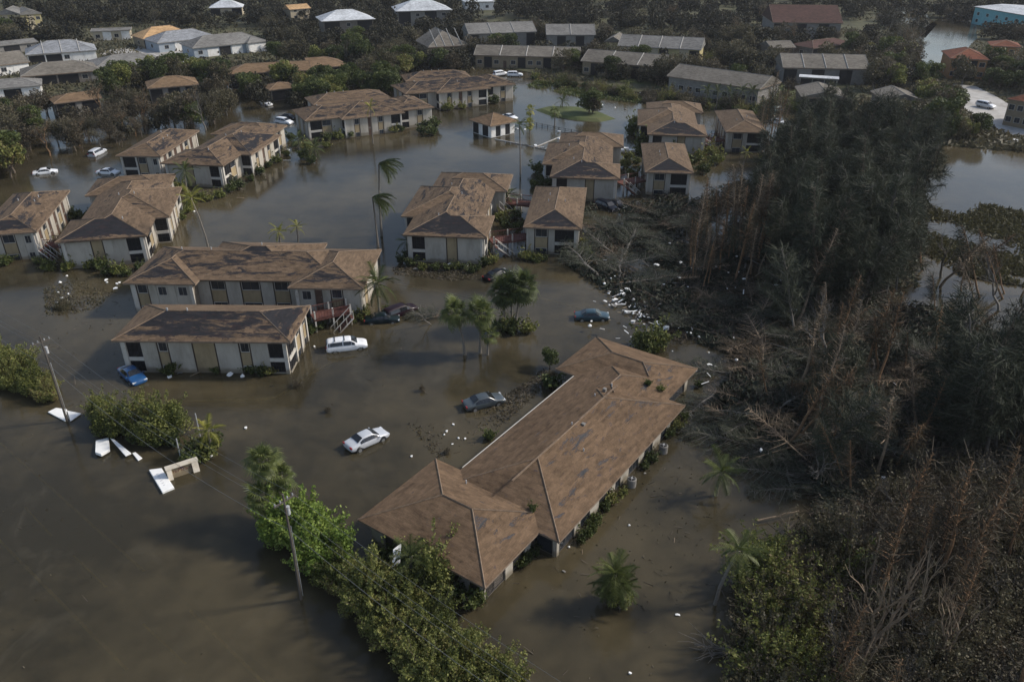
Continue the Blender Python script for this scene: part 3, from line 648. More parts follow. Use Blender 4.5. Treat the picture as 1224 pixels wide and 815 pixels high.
H('house', 'house', 'small tan hut roof between hedges near the white parked car', (322, 108), (356, 104), 7, 3.0, ROOF_TAN, DARKW, (1, 1), .3, front='o')
H('house', 'house', 'raised house with a bright white metal hip roof, left of the two', (384, 26), (449, 23), 15, 6.2, ROOF_METAL, DARKW, (1, 1), .42, front='o1 v o1', over=1.0)
H('house', 'house', 'raised house with a wide white metal hip roof, right of the two', (473, 14), (541, 12), 17, 6.2, ROOF_METAL, GREYW, (1, 1), .42, front='o1 v o1 v', over=1.0)
H('house', 'house', 'small whitish house with an orange gable between the treetops', (346, 12), (372, 10), 8, 5.0, ROOF_ORANGE, CREAM, (0, 0), .4, front='v v')
H('house', 'house', 'grey-roofed house fragment with white wall in the trees', (296, 52), (320, 49), 8, 3.5, ROOF_GREY, WHITEP, (1, 1), .35, front='p')
H('house', 'house', 'white building corner at the very top in the middle', (556, 3), (592, 2), 10, 4, ROOF_METAL, WHITEP, (1, 1), .3, front='w w')
H('house', 'house', 'gable-fronted grey house with pale stripes on its roof right of the white roofs', (512, 57), (562, 54), 16, 4.4, ROOF_TAUPE, TANW, (1, 0), .55, front='w w w', dm=.1, seams=5)
CG = 'grey-roofed condominium rows behind the lagoon'
H('condominium_row', 'terrace', 'front row of grey-roofed terraces, leftmost stretch', (566, 66), (692, 69), 12, 3.8, ROOF_TAUPE, TANW, (0, 0), .36, front='w o w d w o w w o w d w', group=CG, seams=4)
H('condominium_row', 'terrace', 'front row of grey-roofed terraces, middle stretch with a pale gable end', (694, 73), (796, 81), 13, 4.2, ROOF_TAUPE, TANW, (0, 0), .38, front='w o w w d w o w w w', group=CG, seams=3)
H('condominium_row', 'terrace', 'front row of grey-roofed terraces, longest stretch at right with many windows and a white gable', (797, 91), (908, 107), 13, 4.4, ROOF_TAUPE, GREYW, (0, 0), .36, front='w w w w w w w w w w', side='w w', group=CG)
H('condominium_row', 'terrace', 'back row terrace with three stepped grey roof units', (560, 41), (642, 38), 13, 5.2, ROOF_GREY, GREYW, (0, 0), .42, front='o p o w o p o', group=CG, seams=3)
H('condominium_row', 'terrace', 'back row terrace, two grey roof units right of the three stepped ones', (653, 42), (712, 42), 13, 5.2, ROOF_GREY, GREYW, (0, 0), .42, front='p o p o w', group=CG, seams=2)
H('house', 'house', 'small yellow gabled house at the end of the back terrace', (722, 50), (744, 51), 12, 4.6, ROOF_TAUPE, YELLOW, (0, 0), .5, front='w w')
H('condominium_row', 'terrace', 'back row terrace with white sheets lying along its front and four grey roof units', (738, 55), (838, 60), 13, 5.0, ROOF_GREY, YELLOW, (0, 0), .42, front='p o w p o w p o', group=CG, seams=4)
H('condominium_row', 'terrace', 'grey terrace above the pine wood with four dark seams in its roof', (936, 81), (1040, 83), 14, 4.6, ROOF_TAUPE, GREYW, (0, 0), .4, front='o p o p o p', group=CG, seams=4)
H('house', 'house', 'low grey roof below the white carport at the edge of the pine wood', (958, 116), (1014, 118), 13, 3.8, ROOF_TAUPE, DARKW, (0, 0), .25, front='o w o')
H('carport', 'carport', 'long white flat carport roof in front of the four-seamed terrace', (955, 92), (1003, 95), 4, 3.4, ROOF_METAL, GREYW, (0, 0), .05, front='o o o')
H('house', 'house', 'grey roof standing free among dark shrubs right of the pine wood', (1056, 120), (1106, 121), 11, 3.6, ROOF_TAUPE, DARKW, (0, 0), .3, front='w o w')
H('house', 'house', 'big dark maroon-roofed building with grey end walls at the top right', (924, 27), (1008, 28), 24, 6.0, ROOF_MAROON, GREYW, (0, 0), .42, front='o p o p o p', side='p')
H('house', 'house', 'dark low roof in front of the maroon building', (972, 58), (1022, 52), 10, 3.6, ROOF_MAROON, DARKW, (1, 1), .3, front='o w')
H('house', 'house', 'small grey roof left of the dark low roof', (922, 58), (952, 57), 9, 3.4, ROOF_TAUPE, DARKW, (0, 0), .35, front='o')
H('house', 'house', 'reddish brown hip-roofed orange house beside the canal', (1136, 70), (1184, 72), 14, 6.0, ROOF_RED, ORANGEW, (1, 1), .4, front='v v o v')
H('house', 'house', 'ochre house with a tiled cap behind the reddish brown one', (1184, 55), (1222, 57), 10, 6.0, ROOF_RED, ORANGEW, (1, 1), .3, front='v v')
H('house', 'house', 'tan-walled building with three small dark windows cut by the right edge', (1203, 118), (1262, 128), 13, 6.2, ROOF_RED, TANW, (1, 1), .4, front='v v v v v')
H('building', 'building', 'long turquoise and white flat-roofed building in the top right corner', (1164, 8), (1262, 25), 26, 7.0, ROOF_METAL, TEALW, (0, 0), .06, front='v v v v v v v v', dm=0)
# square pavilion by the pool
H('pavilion', 'pavilion', 'small square tan-roofed pavilion standing in the lagoon', (560, 143), (586, 151), 8.2, 2.9, ROOF_TAN, WHITEP, (1, 1), .42, gz=-.2, front='o p.6 o p.4', side='p o p o p', over=.7, dm=.05)

# ---------------------------------------------------------------- pool surround in the lagoon
def fence_run(name, label, cat, pts, h, m, postm, step, z0=-.4, rails=2, group=None, solid=False):
    t = thing(name, label, cat, (pts[0].x, pts[0].y, 0), 0, group); o = pts[0]; k = 0
    for a, b in zip(pts, pts[1:]):
        d = b-a; L_ = d.length; d = d/L_; n = int(max(1, round(L_/step)))
        for i in range(n+1):
            p = a-o+d*(L_*i/n); mb = MB(); mb.box(p.x-.06, p.x+.06, p.y-.06, p.y+.06, z0, h+.05); part('post', mb, postm, t)
        mb = MB(); q = Vector((-d.y, d.x, 0))*.03
        if solid:
            A, B = a-o, b-o; mb.hexa([A+q*3+Vector((0, 0, z0)), A-q*3+Vector((0, 0, z0)), B-q*3+Vector((0, 0, z0)), B+q*3+Vector((0, 0, z0))][::-1], [A+q*3+Vector((0, 0, h)), A-q*3+Vector((0, 0, h)), B-q*3+Vector((0, 0, h)), B+q*3+Vector((0, 0, h))][::-1])
            part('wall', mb, m, t)
        else:
            for r in range(rails): mb.tube([a-o+Vector((0, 0, h-.08-r*(h-.3)/max(1, rails-1))), b-o+Vector((0, 0, h-.08-r*(h-.3)/max(1, rails-1)))], .035, 4)
            part('rail', mb, m, t)
    return t
fence_run('pool_fence', 'dark metal fence round the far side of the drowned pool', 'fence', [at(635, 149), at(668, 156), at(706, 163)], .7, BLACKP, BLACKP, 1.6)
fence_run('pool_wall', 'low pale wall along the near edge of the drowned pool', 'wall', [at(592, 167), at(628, 174), at(655, 180)], .18, CONC, CONC, 3, solid=True)
fence_run('pool_wall', 'low pale wall across the drowned pool', 'wall', [at(638, 177), at(672, 163)], .14, CONC, CONC, 4, solid=True)
fence_run('pool_fence', 'broken fence posts near the palm at the pool edge', 'fence', [at(604, 172), at(630, 176), at(660, 181)], .55, BLACKP, STEEL, 1.3)

# ---------------------------------------------------------------- outside stairs and landings between the blocks
def walkway(label, p0, p1, stair_dir, w=2.4, z=1.75):
    """second-floor landing from p0 to p1 with a flight of steps going down beside it"""
    d = (p1-p0); L_ = d.length; t = thing('stair_landing', label, 'stairway', (p0.x, p0.y, 0), math.atan2(d.y, d.x), 'red-brown stair landings between apartment blocks')
    mb = MB(); mb.box(0, L_, -w/2, w/2, z-.22, z); part('deck', mb, REDW, t)
    for x in (.15, L_-.15, L_/2):
        for y in (-w/2+.1, w/2-.1): mb = MB(); mb.box(x-.09, x+.09, y-.09, y+.09, -.5, z+1.05); part('post', mb, COLUMN, t)
    for y in (-w/2+.02, w/2-.02):
        mb = MB()
        for zz in (z+.95, z+.12): mb.box(.25, L_-.25, y-.04, y+.04, zz-.04, zz+.04)
        n = int(L_/.35)
        for i in range(n): x = .3+i*(L_-.6)/max(1, n-1); mb.box(x-.02, x+.02, y-.02, y+.02, z+.16, z+.91)
        part('railing', mb, REDW, t)
    y0 = -w/2-1.35; x0 = .3 if stair_dir > 0 else L_-.3
    for i in range(8):
        mb = MB(); x = x0+stair_dir*.32*i; mb.box(x-.17, x+.17, y0, y0+1.25, z-.28*(i+1)-.06, z-.28*(i+1)); part('step', mb, REDW, t)
    for y in (y0-.04, y0+1.27):
        mb = MB(); a = Vector((x0, y, z-.2)); b = Vector((x0+stair_dir*2.6, y, z-2.4)); mb.tube([a, b], .09, 4); mb.tube([a+Vector((0, 0, 1)), b+Vector((0, 0, 1))], .05, 4)
        for i in range(4): q = a.lerp(b, i/3); mb.tube([q, q+Vector((0, 0, 1))], .035, 4)
        part('stringer', mb, COLUMN, t)
walkway('red-brown landing and stairs right of the central cream-fronted block', Vector((-3.2, 111.5, 0)), Vector((2.6, 113.5, 0)), 1)
walkway('red-brown landing with white rails right of the mid-distance stepped block', Vector((19.4, 139.5, 0)), Vector((24.0, 142.0, 0)), 1)
walkway('red-brown stairs between the nearest low block and the two-winged block', Vector((-24.4, 86.6, 0)), Vector((-20.2, 88.8, 0)), -1, 2.0)
walkway('red-brown landing beside the farthest stepped block, behind its bushes', Vector((40.2, 168.5, 0)), Vector((45.2, 170.0, 0)), 1)
walkway('dim landing between the two leftmost apartment blocks', Vector((-69.0, 110.5, 0)), Vector((-63.6, 109.5, 0)), 1, 1.8)
walkway('dark red landing right behind the palm of the central block', Vector((-1.6, 129.8, 0)), Vector((4.0, 128.0, 0)), 1)

# ---------------------------------------------------------------- vehicles
def car(name, cat, label, rear, front, colour, kind='sedan', sink=.42, tilt=0, rack=False, group='flooded cars'):
    a, b = at(*rear, .4), at(*front, .4); c = (a+b)/2; ang = math.atan2(b.y-a.y, b.x-a.x)
    t = thing(name, label, cat, (c.x, c.y, -sink), ang, group); t.rotation_euler = (0, tilt, ang); k = .93 if kind == 'sedan' else 1.0; t.scale = (k, .98, 1.0)
    if kind == 'sedan':
        ST = [(-2.36, .42, .70, .78, .70, .80), (-2.28, .30, .80, .92, .72, .86), (-1.62, .22, .86, 1.0, .74, .90), (-1.45, .22, .88, 1.06, .72, .91), (-.78, .2, .9, 1.40, .57, .92), (.25, .2, .9, 1.43, .58, .92), (.42, .2, .9, 1.41, .58, .92), (1.12, .2, .88, 1.02, .72, .91), (1.3, .2, .86, .96, .74, .90), (2.05, .24, .78, .86, .72, .87), (2.3, .3, .66, .74, .64, .8), (2.38, .4, .58, .64, .55, .7)]
        WS, RW, ROOFI = (6, 7), (3, 4), (4, 6); wx = (-1.4, 1.42); L_ = 2.36
    else:
        ST = [(-2.38, .5, .84, .95, .74, .86), (-2.32, .36, .92, 1.1, .72, .9), (-2.2, .3, 1.0, 1.55, .62, .92), (-1.95, .26, 1.0, 1.66, .62, .93), (-.4, .26, 1.0, 1.71, .63, .94), (.4, .26, 1.0, 1.68, .62, .94), (.55, .26, 1.0, 1.64, .62, .94), (1.25, .26, .98, 1.18, .76, .93), (1.45, .26, .96, 1.12, .77, .92), (2.1, .3, .9, 1.02, .74, .9), (2.36, .38, .78, .86, .66, .82), (2.42, .46, .66, .72, .6, .74)]
        WS, RW, ROOFI = (6, 7), (1, 2), (3, 6); wx = (-1.4, 1.5); L_ = 2.4
    rings = []
    for x, zb, zbelt, zt, wr, w in ST:
        h = [(0, zb), (w*.8, zb), (w*.97, zb+.12), (w, (zb+zbelt)/2+.06), (w*.985, zbelt), (wr, zt-.045), (wr*.8, zt), (0, zt+.03)]
        rings.append([Vector((x, -y, z)) for y, z in h]+[Vector((x, y, z)) for y, z in reversed(h[1:-1])])
    mb = MB(); n = len(rings[0])
    for r in rings: mb.v += [tuple(p) for p in r]
    for i in range(len(rings)-1):
        for j in range(n): mb.f.append((i*n+j, i*n+(j+1) % n, (i+1)*n+(j+1) % n, (i+1)*n+j))
    mb.f.append(tuple(range(n-1, -1, -1))); mb.f.append(tuple((len(rings)-1)*n+j for j in range(n)))
    body = part('body', mb, colour, t, smooth=True)
    md = body.modifiers.new('s', 'SUBSURF'); md.levels = md.render_levels = 2
    def patch(name, p00, p10, p11, p01, off, m=CARGL, ins=.1):
        q = lambda s_, r_: (p00*(1-s_)+p10*s_)*(1-r_)+(p01*(1-s_)+p11*s_)*r_
        nn = (p10-p00).cross(p01-p00).normalized()*off
        g = MB(); P_ = [q(ins, ins), q(1-ins, ins), q(1-ins, 1-ins), q(ins, 1-ins)]
        g.hexa([x-nn*.9 for x in P_], [x+nn for x in P_]); return part(name, g, m, t)
    rt = lambda i, k: rings[i][n-k]     # +y side
    lf = lambda i, k: rings[i][k]       # -y side
    patch('windscreen', lf(WS[1], 5), rt(WS[1], 5), rt(WS[0], 5), lf(WS[0], 5), .085, ins=.04)
    patch('rear_window', rt(RW[0], 5), lf(RW[0], 5), lf(RW[1], 5), rt(RW[1], 5), .085, ins=.06)
    i0, i1 = ROOFI
    mid = (i0+i1)//2
    segs = [(RW[0]+.35, i0), (i0, mid), (mid, i1), (i1, WS[1]-.35)] if kind == 'sedan' else [(i0-.6, i0), (i0, mid), (mid, i1), (i1, WS[1]-.4)]
    def st(side, i, k):
        a_ = int(math.floor(i)); f_ = i-a_; g = side(a_, k); return g if f_ < 1e-6 else g.lerp(side(a_+1, k), f_)
    for side, sg in ((lf, 1), (rt, -1)):
        for s0, s1 in segs:
            b0, b1 = st(side, s0, 4), st(side, s1, 4); t0, t1 = st(side, s0, 5), st(side, s1, 5)
            lo = .14; hi = .84
            P = [b0.lerp(t0, lo), b1.lerp(t1, lo), b1.lerp(t1, hi), b0.lerp(t0, hi)]
            if sg > 0: patch('side_window', P[0], P[1], P[2], P[3], .03, ins=.04)
            else: patch('side_window', P[1], P[0], P[3], P[2], .03, ins=.04)
    for x in wx:
        for y in (-1, 1):
            w = MB(); w.tube([(x, y*.66, .33), (x, y*.9, .33), (x, y*.915, .33)], [.33, .33, .29], 18); wh = part('wheel', w, RUBBER, t)
            w = MB(); w.tube([(x, y*.9, .33), (x, y*.925, .33)], .2, 12); part('rim', w, RIM, wh)
            w = MB(); w.tube([(x, y*.5, .36), (x, y*.9, .36)], .42, 16); part('wheel_arch', w, BLACKP, t)
    for y in (-1, 1):
        w = MB(); w.box(L_-.2, L_-.03, y*.62-.2, y*.62+.2, .6, .74); part('headlight', w, LAMPW, t)
        w = MB(); w.box(-L_-.01, -L_+.12, y*.64-.17, y*.64+.17, .72 if kind == 'sedan' else .85, .88 if kind == 'sedan' else 1.12); part('tail_light', w, LAMPR, t)
        w = MB(); xm = 1.0 if kind == 'sedan' else 1.1; w.box(xm-.05, xm+.05, y*.96-.1, y*.96+.1, .93, 1.02); part('mirror', w, colour, t)
    if rack:
        for x in (-1.3, -.2):
            w = MB(); w.box(x-.05, x+.05, -.72, .72, 1.70, 1.76); part('roof_bar', w, BLACKP, t)
    return t
C_WHITE = paint('car_white', (.76, .77, .78)); C_SILVER = paint('car_silver', (.47, .49, .52), .28); C_GREY = paint('car_gunmetal', (.055, .068, .076)); C_TEAL = paint('car_blue_green', (.016, .045, .062))
C_BLUE = paint('car_blue', (.015, .08, .22)); C_DTEAL = paint('car_dark_teal', (.004, .012, .014), .4); C_BURG = paint('car_burgundy', (.012, .003, .008), .45); C_BLACK = paint('car_black', (.004, .004, .006), .4); C_NAVY = paint('car_navy', (.008, .01, .018), .4)
car('parked_car', 'car', 'white estate car with roof bars standing in the flood by the nearest low block', (389, 415), (439, 409), C_WHITE, 'suv', .34, rack=True)
car('parked_car', 'car', 'silver saloon stranded alone in the open water left of the bungalow', (414, 536), (461, 514), C_SILVER, 'sedan', .2, R(2))
car('parked_car', 'car', 'dark grey saloon stranded in the water above the bungalow roof', (555, 485), (601, 474), C_GREY, 'sedan', .22)
car('parked_car', 'car', 'blue-green saloon stranded beside the raft of white debris', (687, 377), (728, 377), C_TEAL, 'sedan', .26)
car('parked_car', 'car', 'bright blue car nosing out past the left corner of the nearest low block', (148, 438), (168, 456), C_BLUE, 'sedan', .3)
car('parked_car', 'car', 'dark teal car under the palm at the right end of the two-winged block', (439, 381), (474, 379), C_DTEAL, 'sedan', .38)
car('parked_car', 'car', 'dark burgundy car parked behind the dark teal one', (464, 376), (492, 366), C_BURG, 'suv', .45)
car('parked_car', 'car', 'black saloon with a glinting roof in front of the central stairs', (580, 333), (608, 322), C_BLACK, 'sedan', .35)
car('parked_car', 'car', 'dark navy car by the wall of the mid-distance block, nearer of the pair', (713, 241), (738, 251), C_NAVY, 'suv', .45)
car('parked_car', 'car', 'black car with a white glint, farther of the pair by the mid-distance block', (724, 240), (749, 247), C_BLACK, 'sedan', .4)
car('parked_car', 'car', 'white estate car beside the lagoon, left of the long screened block', (328, 143), (352, 147), C_WHITE, 'suv', .4)
car('parked_car', 'car', 'black car hidden behind the white one by the lagoon', (333, 138), (356, 141), C_BLACK, 'sedan', .35)
car('parked_car', 'car', 'white saloon flooded alone in the dark water at far left', (40, 206), (67, 203), C_WHITE, 'sedan', .42)
car('parked_car', 'car', 'white car beside the corner of the leftmost narrow block', (118, 204), (140, 205), C_WHITE, 'sedan', .45)
car('parked_car', 'car', 'pale van half hidden under the bare trees at left', (108, 186), (124, 178), C_SILVER, 'suv', .4)
car('parked_car', 'car', 'pale green car at the back of the car park beside the pine wood', (920, 133), (940, 129), paint('car_pale_green', (.2, .3, .3)), 'suv', .4)
car('parked_car', 'car', 'white car in the car park beside the pine wood', (921, 143), (940, 147), C_WHITE, 'sedan', .4)
car('parked_car', 'car', 'black car nearest the viewer in the car park by the pine wood', (919, 174), (938, 172), C_BLACK, 'suv', .4)
car('parked_car', 'car', 'white car between hedges at the left end of the lagoon', (310, 121), (326, 126), C_WHITE, 'sedan', .3)
car('parked_car', 'car', 'white car parked on the wet road at the far right', (1164, 125), (1192, 131), C_WHITE, 'suv', -.15)
car('parked_car', 'car', 'white van at the lagoon edge below the grey terraces, left one', (590, 90), (606, 88), C_WHITE, 'suv', .1)
car('parked_car', 'car', 'white van at the lagoon edge below the grey terraces, right one', (607, 90), (624, 90), C_WHITE, 'suv', .1)
car('parked_car', 'car', 'white car beside the small square pavilion', (602, 137), (616, 140), C_WHITE, 'sedan', .5)
car('parked_car', 'car', 'white car in the shrubs above the small tan hut', (240, 87), (252, 86), C_WHITE, 'sedan', -.1)
# boats afloat between the blocks
def boat(label, p, ang, L_=4.4):
    t = thing('boat', label, 'boat', (p.x, p.y, 0), ang); mb = MB(); S = []
    for x, w, z0, z1 in ((-.5, .75, -.1, .55), (-.2, .82, -.15, .55), (.2, .75, -.12, .6), (.42, .35, .05, .68), (.5, .05, .3, .74)):
        S.append([Vector((x*L_, -w, z1)), Vector((x*L_, -w*.6, z0)), Vector((x*L_, w*.6, z0)), Vector((x*L_, w, z1))])
    for a, b in zip(S, S[1:]):
        for j in range(3): mb.face([a[j], b[j], b[j+1], a[j+1]])
    mb.face(S[0]); mb.face([s_[0]+Vector((0, .0, -.12)) for s_ in S]+[s_[3]+Vector((0, 0, -.12)) for s_ in reversed(S)])
    part('hull', mb, WHITEP, t)
    mb = MB(); mb.box(-.1*L_, .12*L_, -.45, .45, .43, .95); part('console', mb, WHITEP, t)
    mb = MB(); mb.box(-.34*L_, -.22*L_, -.6, .6, .43, .62); part('seat', mb, GREYW, t)
    return t
boat('small white boat drifted beside the mid-distance block with the streaked ridge', at(748, 182), R(-8))
boat('small white boat lying on the wet road at the right edge', at(1212, 172), R(20), 4)

# ---------------------------------------------------------------- utility poles and wires along the road
pole_top = []
def pole(label, p, h, rz):
    t = thing('utility_pole', label, 'utility pole', (p.x, p.y, 0), rz, 'wooden poles beside the flooded road')
    mb = MB(); mb.tube([(0, 0, -.6), (.05, 0, h*.5), (0, 0, h)], [.11, .095, .08], 10); part('pole', mb, POLEW, t)
    mb = MB(); mb.box(-.85, .85, -.05, .05, h-.7, h-.58); part('crossarm', mb, POLEW, t)
    for x in (-.75, -.3, .3, .75): mb = MB(); mb.tube([(x, 0, h-.58), (x, 0, h-.42), (x, 0, h-.36)], [.04, .06, .03], 8); part('insulator', mb, STEEL, t)
    mb = MB(); mb.tube([(.26, .1, h-2.0), (.26, .1, h-1.3)], .15, 12); part('transformer', mb, STEEL, t)
    mb = MB(); mb.tube([(.2, 0, h-3), (.2, 0, .2)], .025, 4); part('conduit', mb, STEEL, t)
    Rz = Matrix.Rotation(rz, 3, 'Z')
    return [Vector((p.x, p.y, 0))+Rz @ Vector((x, 0, h-.36)) for x in (-.75, -.3, .75)]+[Vector((p.x, p.y, h-3.2))]
P1, P2 = at(80, 503), at(360, 716); span = P2-P1
prz = math.atan2(span.y, span.x)+R(90)
A = [pole('wooden utility pole off the left edge of the row', P1-span, 9.9, prz), pole('wooden utility pole standing in the left hedge', P1, 9.75, prz), pole('wooden utility pole in front of the bright green bush', P2, 10.1, prz), pole('wooden utility pole beyond the lower right end of the hedge', P2+span, 10, prz)]
for a, b in zip(A, A[1:]):
    for k in range(4):
        mb = MB(); sag = 1.1 if k < 3 else 1.5
        mb.tube([a[k].lerp(b[k], i/14)-Vector((0, 0, sag*4*(i/14)*(1-i/14))) for i in range(15)], .011 if k < 3 else .016, 4)
        o = link('power_line', mb.mesh('power_line', WIRE)); tag(o, 'thin overhead power line strung between the roadside poles', 'power line', 'power lines between the roadside poles')
# slim grey posts in the big bush
for k, (x, y, yt) in enumerate(((217, 552, 524), (241, 530, 494), (258, 532, 512))):
    p = at(x, y); mb = MB(); hh = height_at(x, y, yt); mb.tube([(0, 0, -.5), (.05, 0, hh)], [.06, .045], 6)
    o = link('marker_post', mb.mesh('marker_post', STEEL)); o.location = p; tag(o, ('thin grey post rising from the big bush behind the cream sign', 'thin grey post left of the yellow palm', 'thin grey post right of the yellow palm')[k], 'post')

# ---------------------------------------------------------------- entrance sign and white panels by the road
LETTER = mat('dark_lettering', (.13, .05, .045), .2, 4)
def frame_sign():
    a, b = at(201, 571, .2), at(238, 559, .2); d = b-a; L_ = d.length; ang = math.atan2(d.y, d.x)
    t = thing('entrance_sign', 'cream framed entrance sign with worn dark lettering standing at the edge of the big bush', 'sign', (a.x, a.y, 0), ang); t.rotation_euler = (R(-14), 0, ang)
    mb = MB(); mb.box(0, .42, -.25, .3, -.5, .98); part('pillar', mb, CREAMP, t)
    mb = MB(); mb.box(L_-.55, L_, -.25, .3, -.5, .98); part('pillar', mb, CREAMP, t)
    mb = MB(); mb.box(-.06, L_+.06, -.3, .34, .984, 1.2); part('top_beam', mb, CREAMP, t)
    mb = MB(); mb.box(.424, L_-.554, -.02, .2, -.5, .98); part('sign_panel', mb, TANP, t)
    mb = MB(); x = .55
    for i in range(9):
        w = .13+.05*((i*7) % 3)
        for zz, hh in ((.45, .22),): mb.box(x, x+.04, -.045, -.022, zz, zz+hh); mb.box(x+.04, x+w-.02, -.045, -.022, zz+hh*(.3 if i % 2 else .75), zz+hh*(.5 if i % 2 else .98)); 
        x += w+.05
    part('lettering', mb, LETTER, t)
    mb = MB(); mb.tube([(L_*.47, -.045, .8), (L_*.47, -.022, .8)], .13, 12); mb.box(L_*.47-.3, L_*.47+.3, -.045, -.022, .74, .79); part('emblem', mb, LETTER, t)
CREAMP = mat('cream_paint', (.62, .56, .46), .08, 1.3, .6, .1, dirt=(.45, .38, .28), dscale=1.4)
frame_sign()
GREYPRINT = mat('grey_print', (.42, .43, .46), .1, 3)
def panel(label, quad, z, th, tilt=(0, 0), marks=False):
    P = [at(x, y, z) for x, y in quad]; c = sum(P, Vector())/len(P); t = thing('white_panel', label, 'panel', (c.x, c.y, 0), 0)
    top = [Vector((p.x-c.x, p.y-c.y, z+tilt[0]*(p.x-c.x)+tilt[1]*(p.y-c.y))) for p in P]
    if (top[1]-top[0]).cross(top[2]-top[1]).z < 0: top.reverse()
    mb = MB(); mb.hexa([q-Vector((0, 0, th)) for q in top], top)
    o = part('board', mb, FOAM, t)
    bv = o.modifiers.new('b', 'BEVEL'); bv.width = .03; bv.segments = 2
    if marks:
        e = (top[1]-top[0]); f = (top[3]-top[0]); mb = MB()
        for r in range(2):
            for i in range(6):
                q = top[0]+e*(.42-.1*r)+f*(.2+.1*i)+Vector((0, 0, .004)); du = e.normalized()*.07; dv = f.normalized()*.1
                mb.hexa([q, q+du, q+du+dv, q+dv] if du.cross(dv).z > 0 else [q, q+dv, q+du+dv, q+du], [x+Vector((0, 0, .006)) for x in ([q, q+du, q+du+dv, q+dv] if du.cross(dv).z > 0 else [q, q+dv, q+du+dv, q+du])])
        part('print', mb, GREYPRINT, t)
    return t
panel('white slab with faint grey print floating in front of the cream entrance sign', [(178, 561), (193, 559), (208, 582), (194, 588)], .22, .24, marks=True)
panel('pale angular slab leaning at the lower left of the big bush', [(114, 525), (129, 521), (131, 537), (121, 544), (114, 541)], .35, .3, (0, -.1))
panel('narrow white board lying beside the angular slab under the big bush', [(131, 522), (136, 524), (157, 542), (150, 545)], .3, .14, (.05, 0))
panel('small broken white board at the foot of the big bush', [(158, 541), (162, 540), (170, 547), (165, 550)], .15, .1)
panel('flat white sheet folded round the foot of the left utility pole', [(57, 492), (67, 487), (80, 489), (78, 503)], .18, .12)
panel('white sheet fragment right of the left utility pole', [(80, 490), (97, 494), (84, 503)], .16, .1, (.03, 0))
panel('narrow white plank at the right end of the big bush', [(246, 545), (255, 540), (257, 542), (248, 548)], .15, .1)
panel('grey-white board stuck upright in the hedge against the bungalow', [(470, 658), (480, 652), (478, 670), (468, 676)], 2.2, .12, (0, .3))
panel('large white sheet lying in the dark fallen pines on the right', [(996, 425), (1007, 423), (1016, 428), (1002, 432)], .8, .2, (.1, .05))
panel('white door-like board by the cream wall of the central block', [(583-30, 317), (590-30, 315), (589-30, 320), (585-30, 321)], .12, .1)

# ---------------------------------------------------------------- floating debris
def proto_debris(k):
    mb = MB(); r = random.Random(k)
    if k == 0:   # bent sheet
        P = [Vector((-.5, -.3, 0)), Vector((.05, -.36, .1)), Vector((.5, -.2, .02)), Vector((.48, .3, .05)), Vector((0, .34, .16)), Vector((-.46, .26, .04))]
        mb.hexa([p-Vector((0, 0, .1)) for p in P], P)
    elif k == 1:  # broken plank
        P = [Vector((-.9, -.09, 0)), Vector((.8, -.1, .05)), Vector((.92, .02, .05)), Vector((.78, .1, .05)), Vector((-.88, .09, 0))]
        mb.hexa([p-Vector((0, 0, .07)) for p in P], P)
    elif k == 2:  # foam chunk
        P = [Vector((math.cos(a)*(.28+.1*r.random()), math.sin(a)*(.22+.1*r.random()), .12+.08*r.random())) for a in np.linspace(0, 5.5, 7)]
        mb.hexa([Vector((p.x*1.15, p.y*1.15, -.12)) for p in P], P)
    elif k == 3:  # tub
        ring = lambda rr, z: [Vector((math.cos(a)*rr, math.sin(a)*rr*.75, z)) for a in np.linspace(0, 2*math.pi, 11)[:-1]]
        mb.hexa(ring(.3, -.15), ring(.38, .2)); mb.hexa(ring(.41, .2), ring(.4, .25))
    else:        # crumpled bag
        P = [Vector((math.cos(a)*(.3+.14*r.random()), math.sin(a)*(.26+.14*r.random()), .02+.06*r.random())) for a in np.linspace(0, 5.7, 9)]
        Q = [Vector((p.x*.5, p.y*.5, .2+.12*r.random())) for p in P]; mb.hexa([p-Vector((0, 0, .1)) for p in P], P); mb.hexa([p-Vector((0, 0, .002)) for p in P], Q)
    return mb.mesh(('bent_sheet', 'broken_plank', 'foam_chunk', 'plastic_tub', 'crumpled_bag')[k], FOAM)
DEB = [proto_debris(k) for k in range(5)]
for k_, m_ in ((1, BARKP), (0, GREYW), (1, TANP), (0, TANP)):
    e_ = DEB[k_].copy(); e_.materials.clear(); e_.materials.append(m_); DEB.append(e_)
DN = ('bent_sheet', 'broken_plank', 'foam_chunk', 'plastic_tub', 'crumpled_bag', 'broken_plank', 'bent_sheet', 'broken_plank', 'bent_sheet')
DL = ('bent white sheet scrap', 'pale broken plank', 'white foam chunk', 'white tub', 'crumpled white bag', 'weathered brown plank', 'bent grey sheet scrap', 'tan plank', 'bent tan sheet scrap')
def debris(x, y, where, s=1.0, k=None, z=.06, grp=None):
    k = rnd.choice((0, 0, 1, 1, 2, 3, 4, 4, 5, 5, 6, 7, 8)) if k is None else k; p = at(x, y)
    o = link(DN[k], DEB[k]); o.location = (p.x, p.y, z); o.rotation_euler = (rnd.uniform(-.2, .2), rnd.uniform(-.2, .2), rnd.uniform(0, 6.28)); s *= rnd.uniform(.7, 1.25); o.scale = (s, s*rnd.uniform(.7, 1.2), s)
    return tag(o, f'{DL[k]} {where}', 'debris', f'{DL[k]}s {where}'[:100])
raft = []
for _ in range(150):
    a = rnd.gauss(0, 1); x = 768+a*26+rnd.gauss(0, 7); y = 372+a*9+rnd.gauss(0, 10)
    if 720 < x < 880 and 340 < y < 415: debris(x, y, 'in the debris raft right of the blue-green car', rnd.choice((.3, .4, .5, .8)), z=.3)
